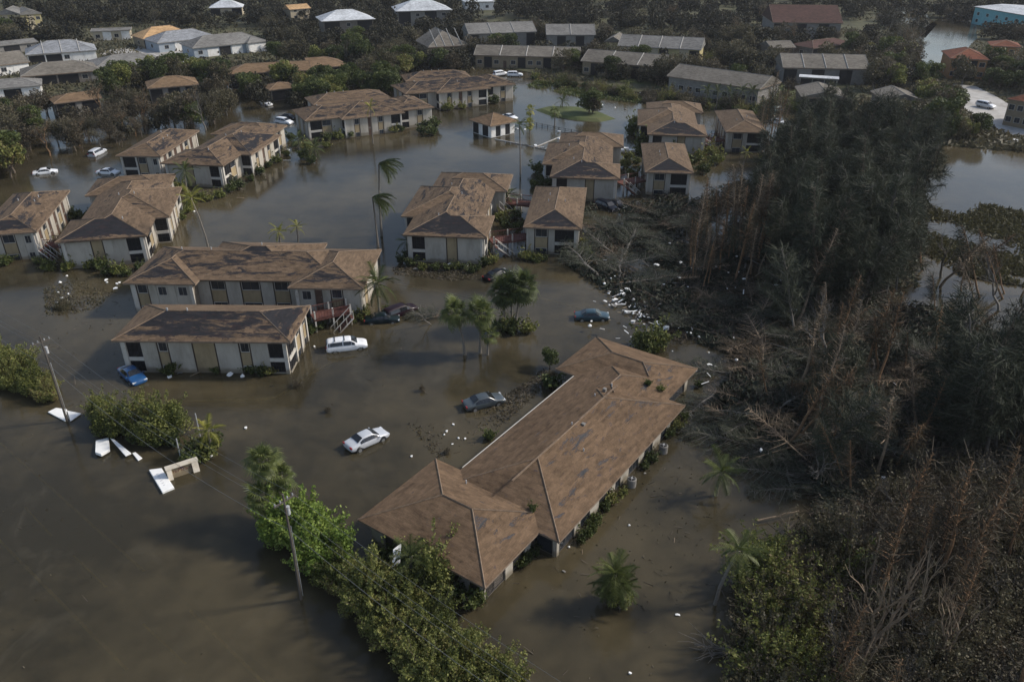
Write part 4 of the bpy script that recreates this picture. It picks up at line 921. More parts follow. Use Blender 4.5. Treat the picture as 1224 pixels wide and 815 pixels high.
for _ in range(110):
    x, y = rnd.uniform(700, 960), rnd.uniform(285, 470); debris(x, y, 'scattered through the fallen pines', rnd.choice((.3, .4, .6)), z=.75)
for _ in range(30):
    x, y = rnd.uniform(900, 1200), rnd.uniform(430, 800); debris(x, y, 'caught in the tangled wood at lower right', rnd.choice((.3, .45, .6)), z=.9)
for x, y in ((542, 508), (531, 520), (541, 531), (492, 546), (548, 524), (556, 525), (534, 516), (559, 559)): debris(x, y, 'floating between the silver saloon and the bungalow', .34, rnd.choice((0, 3, 4)))
for x, y in ((294, 512), (376, 415), (72, 338), (82, 352), (74, 357), (68, 362), (80, 330), (70, 350), (127, 335), (140, 340), (143, 338), (138, 345), (128, 338)): debris(x, y, 'floating near the left-hand apartment blocks', .5, rnd.choice((0, 2, 3, 4)))
for x, y in ((806, 646), (753, 805), (706, 640), (680, 654), (696, 660), (674, 683), (810, 735), (695, 555), (785, 547), (771, 566), (825, 497), (752, 628)): debris(x, y, 'floating by the long right side of the bungalow', .32)
for x, y in ((500, 315), (497, 322), (520, 316), (538, 316), (586, 308), (592, 312), (588, 303)): debris(x, y, 'against the front wall of the central block', .8)
for x, y in ((203, 450), (215, 446), (232, 448), (290, 450), (275, 448), (220, 442)): debris(x, y, 'against the wall of the nearest low block', .75)
for x, y in ((615, 142), (640, 174), (646, 176), (668, 158), (668, 166), (655, 177), (720, 125), (735, 129), (748, 131), (765, 112), (786, 118), (604, 150), (610, 152), (618, 154), (628, 155)): debris(x, y, 'floating round the drowned pool', .8)
for x, y in ((345, 180), (343, 192), (288, 237), (229, 250), (232, 253), (355, 115)): debris(x, y, 'floating by the long lagoon', .7)

# ---------------------------------------------------------------- vegetation builders
def unit(n):
    v = rng.normal(size=(n, 3)); return v/np.linalg.norm(v, axis=1, keepdims=True)
def leaf_quads(C, size, el=1.5, up=.0):
    n = len(C); a = unit(n); a[:, 2] = a[:, 2]*(1-up)-up*.3; a /= np.linalg.norm(a, axis=1, keepdims=True)
    b = np.cross(a, unit(n)); b /= np.linalg.norm(b, axis=1, keepdims=True)
    s = size*rng.uniform(.6, 1.3, (n, 1)); l = a*s*el/2; w = b*s/2
    V = np.stack([C-l, C+w*.9, C+l, C-w*.9], 1).reshape(-1, 3); return V, np.arange(4*n).reshape(-1, 4)
def strips(P, D, L_, W_):
    """thin tapering needles / twigs: base points P, directions D"""
    n = len(P); D = D/np.linalg.norm(D, axis=1, keepdims=True); b = np.cross(D, unit(n)); b /= np.linalg.norm(b, axis=1, keepdims=True)
    L_ = np.asarray(L_).reshape(-1, 1)*np.ones((n, 1)); W_ = np.asarray(W_).reshape(-1, 1)*np.ones((n, 1))
    V = np.stack([P-b*W_/2, P+b*W_/2, P+D*L_+b*W_*.2, P+D*L_-b*W_*.2], 1).reshape(-1, 3); return V, np.arange(4*n).reshape(-1, 4)
def cat(parts):
    V = []; F = []; o = 0
    for v, f in parts: V.append(v); F.append(f+o); o += len(v)
    return np.concatenate(V), np.concatenate(F)
def limb(mb, a, b, r0, r1, n=5, bend=.12, seg=3):
    a, b = Vector(a), Vector(b); L_ = (b-a).length
    pts = [a.lerp(b, i/seg)+Vector((rnd.uniform(-1, 1), rnd.uniform(-1, 1), rnd.uniform(-.5, .8)))*bend*L_*(0 if i in (0, seg) else 1) for i in range(seg+1)]
    mb.tube(pts, [r0+(r1-r0)*i/seg for i in range(seg+1)], n, cap=False); return pts
class Kind:
    def __init__(s, name, parts): s.name = name; s.parts = parts     # [(part name, mesh), ...]
def broad(nm, h, cr, nleaf, size, lm, bm, clumps=14, flat=.8, low=.14):
    mb = MB(); cs = []
    limb(mb, (0, 0, -.4), (rnd.uniform(-.3, .3), rnd.uniform(-.3, .3), h*low+.3), .035*h, .024*h, 7, .04)
    for i in range(clumps):
        a = i*2.4+rnd.random(); r = cr*math.sqrt(rnd.uniform(.05, 1))*.8; z = h*(low+(1-low)*rnd.uniform(.25, .9))*(1-.25*(r/cr)**2)
        c = Vector((math.cos(a)*r, math.sin(a)*r, z)); cs.append((c, cr*rnd.uniform(.28, .5)))
        limb(mb, (0, 0, h*(low+.1)*rnd.uniform(.7, 1.1)), c, .016*h, .005*h, 4)
    tot = sum(q[1]**2 for q in cs); P = []
    for c, r in cs:
        k = max(8, int(nleaf*r*r/tot)); d = unit(k)*r*rng.uniform(.35, 1.08, (k, 1))**.6; d[:, 2] *= flat; P.append(np.array(c)+d)
    P = np.concatenate(P); P[:, 2] = np.abs(P[:, 2]-.3)+.3; V, F = leaf_quads(P, size)
    return Kind(nm, [('trunk', mb.mesh('trunk', bm)), ('crown', np_mesh('crown', V, F, lm))])
def twig_tree(nm, h, spread, bm, lm=None, nleaf=0, size=.25, depth=4, up=.7, r0=.02):
    mb = MB(); tips = []
    def grow(p, d, L_, r, k):
        q = p+d*L_; limb(mb, p, q, r, r*.62, 5 if k > 2 else 3, .07, 3 if k > 1 else 2)
        if k == 0: tips.append(q); return
        for j in range(rnd.choice((2, 3, 3)) if k > 1 else 3):
            nd = (d*.75+Vector((rnd.gauss(0, spread), rnd.gauss(0, spread), up*.5+rnd.gauss(0, .2)))).normalized(); tips.append(p.lerp(q, .8))
            grow(p.lerp(q, rnd.uniform(.6, 1)), nd, L_*rnd.uniform(.55, .82), r*.55, k-1)
    grow(Vector((0, 0, -.4)), Vector((rnd.gauss(0, .08), rnd.gauss(0, .08), 1)).normalized(), h*.36, h*r0, depth)
    ps = [('trunk', mb.mesh('trunk', bm))]
    if nleaf:
        T = np.array([tuple(t) for t in tips]); C = T[rng.integers(0, len(T), nleaf)]+rng.normal(size=(nleaf, 3))*.35
        V, F = leaf_quads(C, size); ps.append(('crown', np_mesh('crown', V, F, lm)))
    return Kind(nm, ps)
def casuarina(nm, h, n, lm, bm, wide=1.0, bare=.25, lean=(.25, 0)):
    """tall she-oak-like pine: thin trunk, rising branches, drooping wispy needles"""
    mb = MB(); trunk = limb(mb, (0, 0, -.5), (lean[0]*h*.3, lean[1]*h*.3, h), .016*h, .004*h, 6, .02, 5); parts = []; top = trunk[-1]
    nb = 46
    for i in range(nb):
        f = bare+(1-bare)*(i/nb)**.9; z = f*h; a = i*2.4+rnd.random(); L_ = wide*(.34*h*(1-f)**.8+.5)*rnd.uniform(.5, 1.15)
        base = Vector((top.x*f, top.y*f, z)); d = Vector((math.cos(a)+.35, math.sin(a), rnd.uniform(.25, .9))).normalized()
        tip = base+d*L_; limb(mb, base, tip, .005*h, .0015*h, 3, .06, 2)
        k = int(n/nb*L_/(.2*h*wide)); t_ = rng.uniform(.2, 1.05, (k, 1)); P = np.array(base)+t_*np.array(tip-base)+rng.normal(size=(k, 3))*.14
        D = np.stack([rng.normal(.35, .4, k), rng.normal(0, .4, k), rng.normal(-.15, .65, k)], 1)+np.array(d)*.6
        parts.append(strips(P, D, rng.uniform(.45, 1.25, k), rng.uniform(.035, .085, k)))
    V, F = cat(parts)
    return Kind(nm, [('trunk', mb.mesh('trunk', bm)), ('crown', np_mesh('crown', V, F, lm))])
def shrub(nm, r, h, n, size, lm, clumps=10, bm=None):
    P = []; mb = MB()
    for i in range(clumps):
        a = i*2.4+rnd.random(); q = r*math.sqrt(rnd.uniform(0, 1))*.75; c = np.array((math.cos(a)*q, math.sin(a)*q, h*rnd.uniform(.3, .75)*(1-.3*(q/r)**2))); rr = r*rnd.uniform(.3, .48)
        k = n//clumps; d = unit(k)*rr*rng.uniform(.25, 1.1, (k, 1))**.6; d[:, 2] *= h/(2*r)+.35; P.append(c+d)
        limb(mb, (0, 0, -.5), tuple(c), .05, .015, 4, .1, 2)
    for i in range(clumps):      # shoots that break the outline
        a = rnd.uniform(0, 6.28); e = rnd.uniform(.2, 1.4); q = np.array((math.cos(a)*math.cos(e)*r*.6, math.sin(a)*math.cos(e)*r*.6, h*.35+math.sin(e)*h*.35)); d = np.array((math.cos(a)*math.cos(e), math.sin(a)*math.cos(e), .25+math.sin(e)))
        k = max(6, n//(clumps*7)); L_ = r*rnd.uniform(.45, 1.0); P.append(q+d*rng.uniform(.2, 1, (k, 1))*L_+rng.normal(size=(k, 3))*.1); limb(mb, tuple(q), tuple(q+d*L_), .022, .008, 3, .06, 2)
    P = np.concatenate(P); P[:, 2] = np.maximum(P[:, 2], .02)
    V, F = leaf_quads(P, size)
    return Kind(nm, [('stem', mb.mesh('stem', bm or BARK)), ('foliage', np_mesh('foliage', V, F, lm))])
def frond_mesh(L_, droop, lm, nl=15, wl=.62):
    t = np.linspace(0, 1, 9); X = L_*np.sin(t*droop)/droop; Z = L_*(np.cos(t*droop)-1)/droop
    mb = MB(); mb.tube([(x, 0, z) for x, z in zip(X, Z)], [.035*(1-.8*q) for q in t], 3, cap=False)
    V = []; F = []
    for i in range(nl):
        f = .16+.84*i/(nl-1); x, z = np.interp(f, t, X), np.interp(f, t, Z); ll = wl*math.sin(math.pi*min(1, .18+.75*f))**.7+.1
        for s in (-1, 1):
            o = len(V); tip = Vector((x+ll*.55, s*ll*.85, z-ll*rnd.uniform(.15, .5)))
            V += [(x-.04, 0, z), (x+.07, 0, z), tuple(tip)]; F.append((o, o+1, o+2))
    for a, b, c in F: mb.face([V[a], V[b], V[c]])
    return mb.mesh('frond', lm)
def fan_mesh(L_, lm, nb=15):
    mb = MB(); mb.tube([(0, 0, 0), (L_*.4, 0, .02), (L_*.55, 0, -.03)], [.025, .02, .015], 3, cap=False); o = Vector((L_*.5, 0, -.02))
    for i in range(nb):
        a = (i/(nb-1)-.5)*3.7; l = L_*.62*(1-.25*abs(a)/1.85)*rnd.uniform(.85, 1.1); d = Vector((math.cos(a), math.sin(a), 0)); s = Vector((-d.y, d.x, 0))*.055
        m_ = o+d*l*.55+Vector((0, 0, .05)); e = o+d*l+Vector((0, 0, -.3*l*rnd.uniform(.6, 1.4)))
        mb.face([o, m_-s, e, m_+s])
    return mb.mesh('frond', lm)
FR = {k: [frond_mesh(L_, d, m) for L_, d in ((2.5, 1.0), (2.8, 1.3), (2.2, .7))] for k, m in (('g', L_PALM), ('y', L_YPALM), ('d', L_GREEN))}
FAN = {k: [fan_mesh(q, m) for q in (1.5, 1.7, 1.35)] for k, m in (('g', L_PALM), ('y', L_YPALM), ('d', L_GREEN))}
DEADF = [frond_mesh(1.8, 1.6, L_BROWN, 11, .4)]
def palm(x, y, h, label, kind='feather', col='g', top=None, n=None, wind=None, size=1.0, lean=None, group=None, clean=False):
    """x, y bearing of the foot; the head may lean; fronds are separate parts; wind = compass direction (radians) they stream towards"""
    size *= 1.25 if kind == 'fan' else 1
    p = at(x, y); t = thing('palm_tree', label, 'palm', p, rnd.uniform(0, 6.28) if wind is None and lean is None else 0, group)
    le = lean or (rnd.uniform(-.06, .06)*h, rnd.uniform(-.06, .06)*h); hd = Vector((le[0], le[1], h))
    mb = MB(); mb.tube([(0, 0, -.5), (le[0]*.15, le[1]*.15, h*.33), (le[0]*.5, le[1]*.5, h*.68), hd], [.17*size+.02, .13, .115, .12], 8); part('trunk', mb, PALMT, t)
    src = FR[col] if kind == 'feather' else FAN[col]; n = n or (15 if kind == 'feather' else 30)
    for i in range(n):
        f = i/n; az = i*2.4; el = R(80)-f*R(125 if kind == 'feather' else 150)
        if wind is not None: az = wind+rnd.gauss(0, .55); el = R(rnd.uniform(-35, 40))
        o = link('frond', src[rnd.randrange(3)], t); o.location = hd+Vector((0, 0, .05-.12*f)); s = size*rnd.uniform(.85, 1.12); o.scale = (s, s, s)
        o.rotation_euler = (rnd.uniform(-.3, .3), -el, az+rnd.uniform(-.2, .2))
    if not clean:
        for i in range(3):
            o = link('frond', DEADF[0], t); o.location = hd-Vector((0, 0, .2)); o.rotation_euler = (0, R(55), rnd.uniform(0, 6.28)); o['label'] = 'dead brown frond hanging under the crown'
    return t
def plant(kind, p, label, cat_, group=None, rz=None, s=1.0, tilt=(0, 0), z=0):
    t = bpy.data.objects.new(kind.name, None); COL.objects.link(t); t.location = (p[0], p[1], z)
    t.rotation_euler = (tilt[0], tilt[1], rnd.uniform(0, 6.28) if rz is None else rz); t.scale = (s, s, s*rnd.uniform(.9, 1.12))
    tag(t, label, cat_, group)
    for nm, me in kind.parts: link(nm, me, t)
    return t
def inside(x, y, P):
    r = False; j = len(P)-1
    for i in range(len(P)):
        if (P[i][1] > y) != (P[j][1] > y) and x < (P[j][0]-P[i][0])*(y-P[i][1])/(P[j][1]-P[i][1])+P[i][0]: r = not r
        j = i
    return r
def blocked(p, r, h):
    for cx, cy, hx, hy, a in FOOT:
        dx, dy = p.x-cx, p.y-cy
        if abs(dx) > 40 or abs(dy) > 40: continue
        u = dx*math.cos(a)+dy*math.sin(a); v = -dx*math.sin(a)+dy*math.cos(a)
        if abs(u) < hx+r*.45 and abs(v) < hy+r*.45: return True
    bx, by, pp = bearing(p.x, p.y); x0, x1 = bx-r*pp*.8, bx+r*pp*.8; yt = bearing(p.x, p.y, h)[1]
    for q in PROTECT:
        if q[4] > p.y-1 and x1 > q[0]+2 and x0 < q[2]-2 and yt < q[3]-(q[3]-q[1])*q[5] and by > q[1]: return True
    return False
def scatter(P, n, r, h, tries=30, gap=1.0):
    x0, x1 = min(q[0] for q in P), max(q[0] for q in P); y0, y1 = min(q[1] for q in P), max(q[1] for q in P); out = []
    for _ in range(n*tries):
        if len(out) >= n: break
        x, y = rnd.uniform(x0, x1), rnd.uniform(y0, y1)
        if not inside(x, y, P): continue
        p = at(x, y); s = rnd.uniform(.65, 1.2)
        if blocked(p, r*s, h*s): continue
        if any((p.x-q.x)**2+(p.y-q.y)**2 < (gap*r)**2 for q, _ in out): continue
        out.append((p, s))
    return out
PENDING = []
def wood(P, n, kinds, label, cat_, group, r=2.6, h=7, gap=.75, tilt=.06, lean=(0, 0), z=0):
    for p, s in scatter(P, n, r, h, gap=gap):
        k_ = rnd.choice(kinds)
        if k_.name in ('broadleaf_tree', 'stripped_tree'): PENDING.append((bearing(p.x, p.y)[2]*s, k_, p, label, cat_, group, s)); continue
        plant(k_, p, label, cat_, group, s=s, tilt=(rnd.gauss(lean[0], tilt), rnd.gauss(lean[1], tilt)), z=z)

# prototypes
GREEN = [broad('broadleaf_tree', 7, 3.0, 2300, .34, L_GREEN, BARK), broad('broadleaf_tree', 6, 2.8, 2100, .34, L_HEDGE, BARK), broad('broadleaf_tree', 8, 3.2, 2400, .36, L_GREEN, BARK, 18)]
DULL = [broad('broadleaf_tree', 7, 3.0, 1700, .32, L_DULL, BARKG, 16), broad('broadleaf_tree', 6.5, 3.2, 1500, .3, L_DULL, BARK, 18), broad('broadleaf_tree', 7, 2.8, 1500, .32, L_BROWN, BARK, 15)]
STRIP = [twig_tree('stripped_tree', 8, .5, BARKG, L_DULL, 1000, .18), twig_tree('stripped_tree', 7, .55, BARK, L_BROWN, 1300, .17), twig_tree('stripped_tree', 8.5, .45, BARKO, L_BROWN, 700, .17)]
TWIG = [twig_tree('stripped_tree', 4.6, .6, BARK, L_BROWN, 420, .12, depth=5, up=.5), twig_tree('stripped_tree', 5.4, .5, BARKG, L_BROWN, 260, .12, depth=5), twig_tree('stripped_tree', 4.2, .65, BARKO, L_BROWN, 360, .13, depth=5, up=.45), twig_tree('stripped_tree', 5, .55, BARK, L_DULL, 200, .12, depth=5)]
BARE = [twig_tree('bare_tree', 9, .42, BARKG), twig_tree('bare_tree', 8, .5, BARKP, depth=4)]
PINES = [casuarina('pine_tree', 12, 3400, L_PINE, BARKG), casuarina('pine_tree', 10.5, 3000, L_PINE, BARKG, 1.15), casuarina('pine_tree', 13, 3200, L_PINE, BARK, .9, .3), casuarina('pine_tree', 9.5, 2800, L_PINE, BARKG, 1.3, .15), casuarina('pine_tree', 11.5, 1500, L_PINEB, BARKO, .85, .35)]
THINP = [casuarina('thin_pine_tree', 9.5, 420, L_PINEB, BARKO, .5, .4), casuarina('thin_pine_tree', 11, 300, L_PINEB, BARKP, .5, .5), casuarina('thin_pine_tree', 8, 600, L_PINE, BARKO, .6, .35)]
def felled(k, flat):
    """a pine pressed flat on its side: trunk along +X, crown crushed to a low mat"""
    for nm, me in k.parts:
        n = len(me.vertices); V = np.empty(n*3, np.float32); me.vertices.foreach_get('co', V); V = V.reshape(-1, 3)
        W_ = np.stack([V[:, 2], V[:, 1]*1.15, (V[:, 0]-.04*V[:, 2])*flat], 1); W_[:, 2] = np.where(W_[:, 2] < -.25, W_[:, 2]*-.5-.1, W_[:, 2]); me.vertices.foreach_set('co', W_.astype(np.float32).ravel()); me.update()
    return k
TANGLE = [felled(casuarina('fallen_pine_tree', 10, 1500, L_PINE, BARKG, 1.4, .2), .3), felled(casuarina('fallen_pine_tree', 8.5, 600, L_PINEB, BARKP, 1.3, .25), .35), felled(casuarina('fallen_pine_tree', 11, 1300, L_PINE, BARKG, 1.2, .3), .3), felled(casuarina('fallen_pine_tree', 9, 250, L_PINEB, BARKP, 1.3, .3), .4)]
SHR = [shrub('shrub', 1.1, 1.4, 520, .22, L_GREEN), shrub('shrub', 1.2, 1.2, 520, .22, L_HEDGE), shrub('shrub', 1.0, 1.6, 480, .22, L_GREEN)]
HEDGE = [shrub('bush', 2.3, 3.0, 7500, .155, L_HEDGE, 22), shrub('bush', 2.1, 3.6, 7000, .15, L_HEDGE, 18), shrub('bush', 2.3, 2.6, 7000, .16, L_HEDGE, 22), shrub('bush', 2.2, 3.2, 6500, .15, L_HEDGE, 17)]
BRIGHT = [shrub('bush', 2.2, 3.4, 6500, .18, L_BRIGHT, 22), shrub('bush', 2.0, 3.2, 6000, .18, L_BRIGHT, 18)]
BRUSH = [shrub('bush', 2.4, 2.6, 4200, .15, L_DULL, 20), shrub('bush', 2.2, 2.2, 3600, .14, L_BROWN, 20), shrub('bush', 2.4, 2.4, 4600, .15, L_HEDGE, 20)]

# ---------------------------------------------------------------- hedges and trees of the foreground
def row(P, n, kinds, label, cat_, group, r, h, gap=.5, s=1.0, z=0):
    x0, x1 = min(q[0] for q in P), max(q[0] for q in P); y0, y1 = min(q[1] for q in P), max(q[1] for q in P); out = []
    for _ in range(n*60):
        if len(out) >= n: break
        x, y = rnd.uniform(x0, x1), rnd.uniform(y0, y1)
        if not inside(x, y, P): continue
        p = at(x, y)
        if any((p-q).length < gap*r for q in out): continue
        out.append(p); plant(rnd.choice(kinds), p, label, cat_, group, s=s*rnd.uniform(.75, 1.2), z=z)
row([(-40, 420), (0, 428), (40, 452), (72, 470), (64, 478), (30, 472), (-40, 440)], 16, HEDGE, 'olive bush in the roadside hedge left of the utility pole', 'bush', 'roadside hedge on the left', 2.2, 3, .75, .72)
row([(116, 498), (160, 502), (205, 516), (222, 532), (200, 536), (150, 522), (122, 510)], 14, HEDGE+[SHR[0]], 'dense olive bush in the big clump behind the cream sign', 'bush', 'big clump of bushes behind the cream sign', 2.2, 3, .5, .95)
row([(225, 540), (255, 536), (252, 550), (228, 556)], 5, SHR, 'low shrub at the right end of the big bush clump', 'shrub', 'low shrubs at the end of the clump', 1, 1.2, .6)
row([(336, 636), (366, 644), (398, 658), (414, 676), (405, 692), (380, 680), (346, 660)], 9, BRIGHT, 'bright yellow-green bush at the top of the long hedge by the road', 'bush', 'bright bushes beside the second utility pole', 2.2, 3.2, .55, .95)
row([(380, 680), (412, 690), (458, 712), (504, 746), (550, 780), (596, 810), (615, 900), (560, 900), (510, 822), (458, 758), (402, 706)], 44, HEDGE, 'tangled green bush in the long hedge between the flooded road and the bungalow', 'bush', 'long hedge in front of the bungalow', 2.2, 3, .5, .82)
row([(440, 668), (480, 676), (560, 718), (590, 735), (570, 735), (500, 700)], 9, SHR+HEDGE[:1], 'shrub squeezed between the hedge and the bungalow wall', 'shrub', 'shrubs against the bungalow front', 1.2, 1.5, .7)
for k, (x, y, h) in enumerate(((492, 702, 3.2), (512, 708, 2.5))): palm(x, y, h, ('spiky low palm against the bungalow eave, taller one', 'spiky low palm against the bungalow eave, shorter one')[k], 'feather', 'd', n=18, size=.75, clean=True)
# sabal palms by the bright bush
palm(330, 622, 6.2, 'tall round-headed palm at the left end of the long hedge', 'fan', 'g', n=34, size=.85); palm(314, 634, 3.6, 'shorter round-headed palm left of the tall one by the long hedge', 'fan', 'g', n=30, size=.78); palm(345, 615, 4.2, 'round-headed palm tucked behind the tall one by the long hedge', 'fan', 'g', n=26, size=.75)
# palms standing in the central water
palm(556, 424, height_at(556, 424, 376), 'leaning round-headed palm left of three in the open water', 'fan', 'g', lean=(-1.1, .5), n=34, size=1.02, clean=True)
palm(574, 422, height_at(574, 422, 374), 'straight round-headed palm standing in the open water', 'fan', 'g', lean=(.1, 0), n=34, size=1.05)
palm(583, 424, 2.6, 'small palm at the foot of the straight one in the open water', 'fan', 'g', n=18, size=.7, clean=True)
palm(604, 392, height_at(604, 392, 350), 'left palm of the three-headed clump in the water', 'fan', 'd', lean=(-.4, 0), n=32, size=1.1); palm(612, 391, height_at(612, 391, 345), 'middle palm of the three-headed clump in the water', 'fan', 'd', n=32, size=1.1); palm(616, 394, height_at(616, 394, 342), 'right palm of the three-headed clump in the water', 'fan', 'd', lean=(.9, 0), n=32, size=1.15)
row([(595, 394), (632, 390), (634, 400), (600, 404)], 5, SHR, 'low plant round the feet of the three-headed palm clump', 'shrub', 'plants round the palm clump', 1, 1.2, .6)
palm(735, 722, 3.1, 'bushy multi-stemmed palm in the dark water right of the bungalow, tallest stem', 'feather', 'g', n=38, size=.72); palm(741, 726, 2.2, 'right-hand stem of the bushy palm in the dark water', 'feather', 'd', n=30, size=.6); palm(727, 722, 2.1, 'left-hand stem of the bushy palm in the dark water', 'feather', 'd', n=30, size=.6); plant(shrub('shrub', 1.2, 2.4, 1500, .16, L_HEDGE, 12), at(735, 720), 'leafy core of the bushy palm clump in the dark water', 'shrub')
palm(854, 722, 4.9, 'leaning wind-combed palm at the edge of the tangled wood', 'feather', 'g', lean=(1.3, .5), n=17, size=.8)
palm(856, 592, 2.6, 'green palm head above the fallen branches right of the bungalow', 'feather', 'g', n=19, size=.85, clean=True)
palm(452, 296, height_at(452, 296, 236), 'wind-bent palm behind the two-winged block, nearer and shorter', 'feather', 'd', wind=.1, lean=(-.2, 0), n=24, size=1.3, clean=True); palm(456, 282, height_at(456, 282, 196), 'wind-bent palm behind the two-winged block, taller and farther', 'feather', 'd', wind=0, lean=(.5, 0), n=24, size=1.3, clean=True)
palm(251, 303, height_at(251, 303, 238), 'white-trunked yellow-green palm left of the two-winged block roof', 'feather', 'y', lean=(-1.4, .5), n=13, size=.95, clean=True)
palm(336, 296, 2.6, 'small yellow-green palm head behind the two-winged block, left one', 'feather', 'y', n=13, size=.7, clean=True); palm(357, 293, 2.9, 'small yellow-green palm head behind the two-winged block, right one', 'feather', 'y', n=11, size=.65, clean=True)
palm(254, 541, 2.7, 'yellow feathery palm at the right end of the big bush clump', 'feather', 'y', n=13, size=.7, clean=True)
palm(454, 378, 4.4, 'dark green palm leaning on the right end wall of the two-winged block', 'feather', 'd', n=20, size=1.15)
palm(446, 172, height_at(446, 172, 128), 'thin palm with a yellow head before the long lagoon block', 'feather', 'y', n=11, size=.75, clean=True)
palm(225, 236, height_at(225, 236, 205), 'green palm at the corner of the left middle stepped block', 'feather', 'd', n=16, size=1, clean=True)
palm(378, 190, 2.4, 'grey-green spreading palm in the shrubs at the left end of the lagoon block', 'feather', 'd', n=18, size=1.1)
palm(359, 186, 3.4, 'slim palm left of the spreading one by the lagoon block', 'feather', 'd', n=14, size=.9)
palm(622, 212, height_at(622, 212, 150), 'tall thin dark palm standing in the lagoon in front of the streaked-ridge block', 'feather', 'd', n=14, size=.75, clean=True)
palm(633, 164, 3.0, 'small yellowish palm by the pool', 'fan', 'y', n=16, size=.8, clean=True); palm(634, 148, 3.2, 'small palm behind the pool, left one', 'fan', 'y', n=14, size=.8, clean=True); palm(663, 151, 3.2, 'small palm behind the pool, right one', 'fan', 'g', n=14, size=.8, clean=True)
palm(672, 131, 2.0, 'low palm on the grassy island', 'feather', 'd', n=13, size=.9, clean=True)
palm(607, 252, 2.6, 'palm between the central block and its narrow neighbour', 'feather', 'd', n=16, size=1, clean=True)
palm(489, 308, 2.6, 'dark palm at the left front corner of the central block', 'feather', 'd', n=14, size=.7)
palm(884, 222, height_at(884, 222, 182), 'withered palm with a tilted brown trunk by the pine wood, left one', 'feather', 'y', lean=(.4, 0), n=9, size=.6); palm(902, 228, height_at(902, 228, 190), 'withered palm with a straight brown trunk by the pine wood, right one', 'feather', 'y', n=7, size=.5)
for k, x in enumerate((842, 856, 871, 884, 897)): palm(x, 131-abs(k-2), 4.4, 'dark palm in the row below the longest grey terrace', 'feather', 'd', n=15, size=.9, group='palms below the longest grey terrace', clean=True)
# single trees that stand out
plant(GREEN[2], at(704, 138), 'round brownish tree on the grassy island', 'tree', s=.95); plant(DULL[2], at(708, 139), 'second withered crown on the grassy island', 'tree', s=.75)
plant(BARE[0], at(246, 156), 'pale bare tree in the flood at left between narrow block and trees', 'tree', s=1.1)
plant(shrub('shrub', 2.0, 2.2, 2000, .22, L_HEDGE, 12), at(778, 418), 'yellow-green bush standing in the water above the bungalow', 'bush', s=1.25)
plant(GREEN[0], at(657, 440), 'small dark bushy tree left of the bungalow roof, upper one', 'tree', s=.36); plant(SHR[0], at(660, 463), 'dark shrub left of the bungalow roof, lower one', 'shrub', s=1.2); plant(SHR[2], at(585, 524), 'small dark shrub alone in the water at the bungalow wall', 'shrub', s=.7)
plant(BARE[0], at(515, 388), 'grey broken bare tree in the water beside the dark parked cars', 'tree', s=.55, tilt=(.3, .5)); plant(TANGLE[3], at(505, 384), 'fallen grey branches beside the dark parked cars', 'fallen tree', s=.5, rz=.5, z=.2); plant(TANGLE[0], at(536, 376), 'dense grey crown of a broken tree lying in the water beside the dark parked cars', 'fallen tree', s=.55, rz=3.3, z=.25)
for x, y, hh, k in ((638, 78, 7, 0), (690, 84, 6, 2), (733, 92, 6, 0), (840, 66, 7, 2)):
    plant((DULL+[GREEN[2]])[k], at(x, y), {638: 'dark tree before the leftmost grey terrace', 690: 'brownish tree between two front terraces', 733: 'dark narrow tree before the middle terrace', 840: 'reddish brown tree at the end of the back terraces'}[x], 'tree', s=hh/8)
# shrubs along walls
SW = 'foot of an apartment wall'
def wall_shrubs(pts, where, s=.8):
    for x, y in pts: plant(rnd.choice(SHR), at(x, y), f'green shrub {where}', 'shrub', f'green shrubs {where}', s=s*rnd.uniform(.7, 1.25))
wall_shrubs([(193, 441), (198, 443), (206, 446), (300, 446), (316, 447), (322, 446), (258, 446), (182, 440)], 'along the front of the nearest low block', .75)
wall_shrubs([(352, 418), (356, 410), (360, 400), (366, 392), (384, 392), (372, 398), (348, 430)], 'at the right end of the nearest low block', .75)
wall_shrubs([(292, 360), (298, 362), (286, 362)], 'in the court of the two-winged block', .9)
wall_shrubs([(422, 384), (430, 378), (436, 380), (462, 372)], 'at the right wing of the two-winged block', .8)
wall_shrubs([(115, 312), (122, 322), (110, 320), (142, 328), (130, 328), (152, 330), (168, 322), (96, 318), (84, 322), (58, 322), (46, 316)], 'along the left stepped block', .95)
wall_shrubs([(55, 290), (62, 300), (84, 262), (94, 258), (102, 262), (110, 258)], 'between the two leftmost blocks', 1.0)
wall_shrubs([(0, 318), (8, 316), (216, 262), (224, 254), (228, 246)], 'beside the left-hand blocks', .9)
wall_shrubs([(240, 238), (250, 240), (262, 236), (275, 230), (285, 226), (300, 216), (312, 208), (322, 200), (330, 194), (342, 186), (215, 228), (206, 222), (224, 210)], 'round the left middle stepped block', 1.1)
wall_shrubs([(492, 318), (505, 322), (520, 323), (535, 323), (545, 321), (562, 326), (570, 324), (580, 318), (590, 314), (556, 322), (485, 306), (480, 314)], 'along the cream front of the central block', .8)
wall_shrubs([(628, 310), (635, 311), (643, 312), (650, 312), (690, 300), (696, 292), (700, 306), (684, 310)], 'at the front of the narrow central block', .8)
wall_shrubs([(600, 262), (612, 250), (616, 262), (604, 272), (618, 278)], 'in the gap right of the central block', 1.0)
wall_shrubs([(640, 224), (646, 218), (642, 206), (652, 226), (760, 196), (752, 190), (746, 200), (756, 214), (766, 186)], 'beside the streaked-ridge block', 1.15)
wall_shrubs([(800, 185), (812, 192), (824, 198), (836, 190), (842, 200), (850, 186), (832, 182), (848, 172), (840, 208), (856, 196), (760, 150), (756, 160), (768, 176)], 'round the farthest stepped block', 1.5)
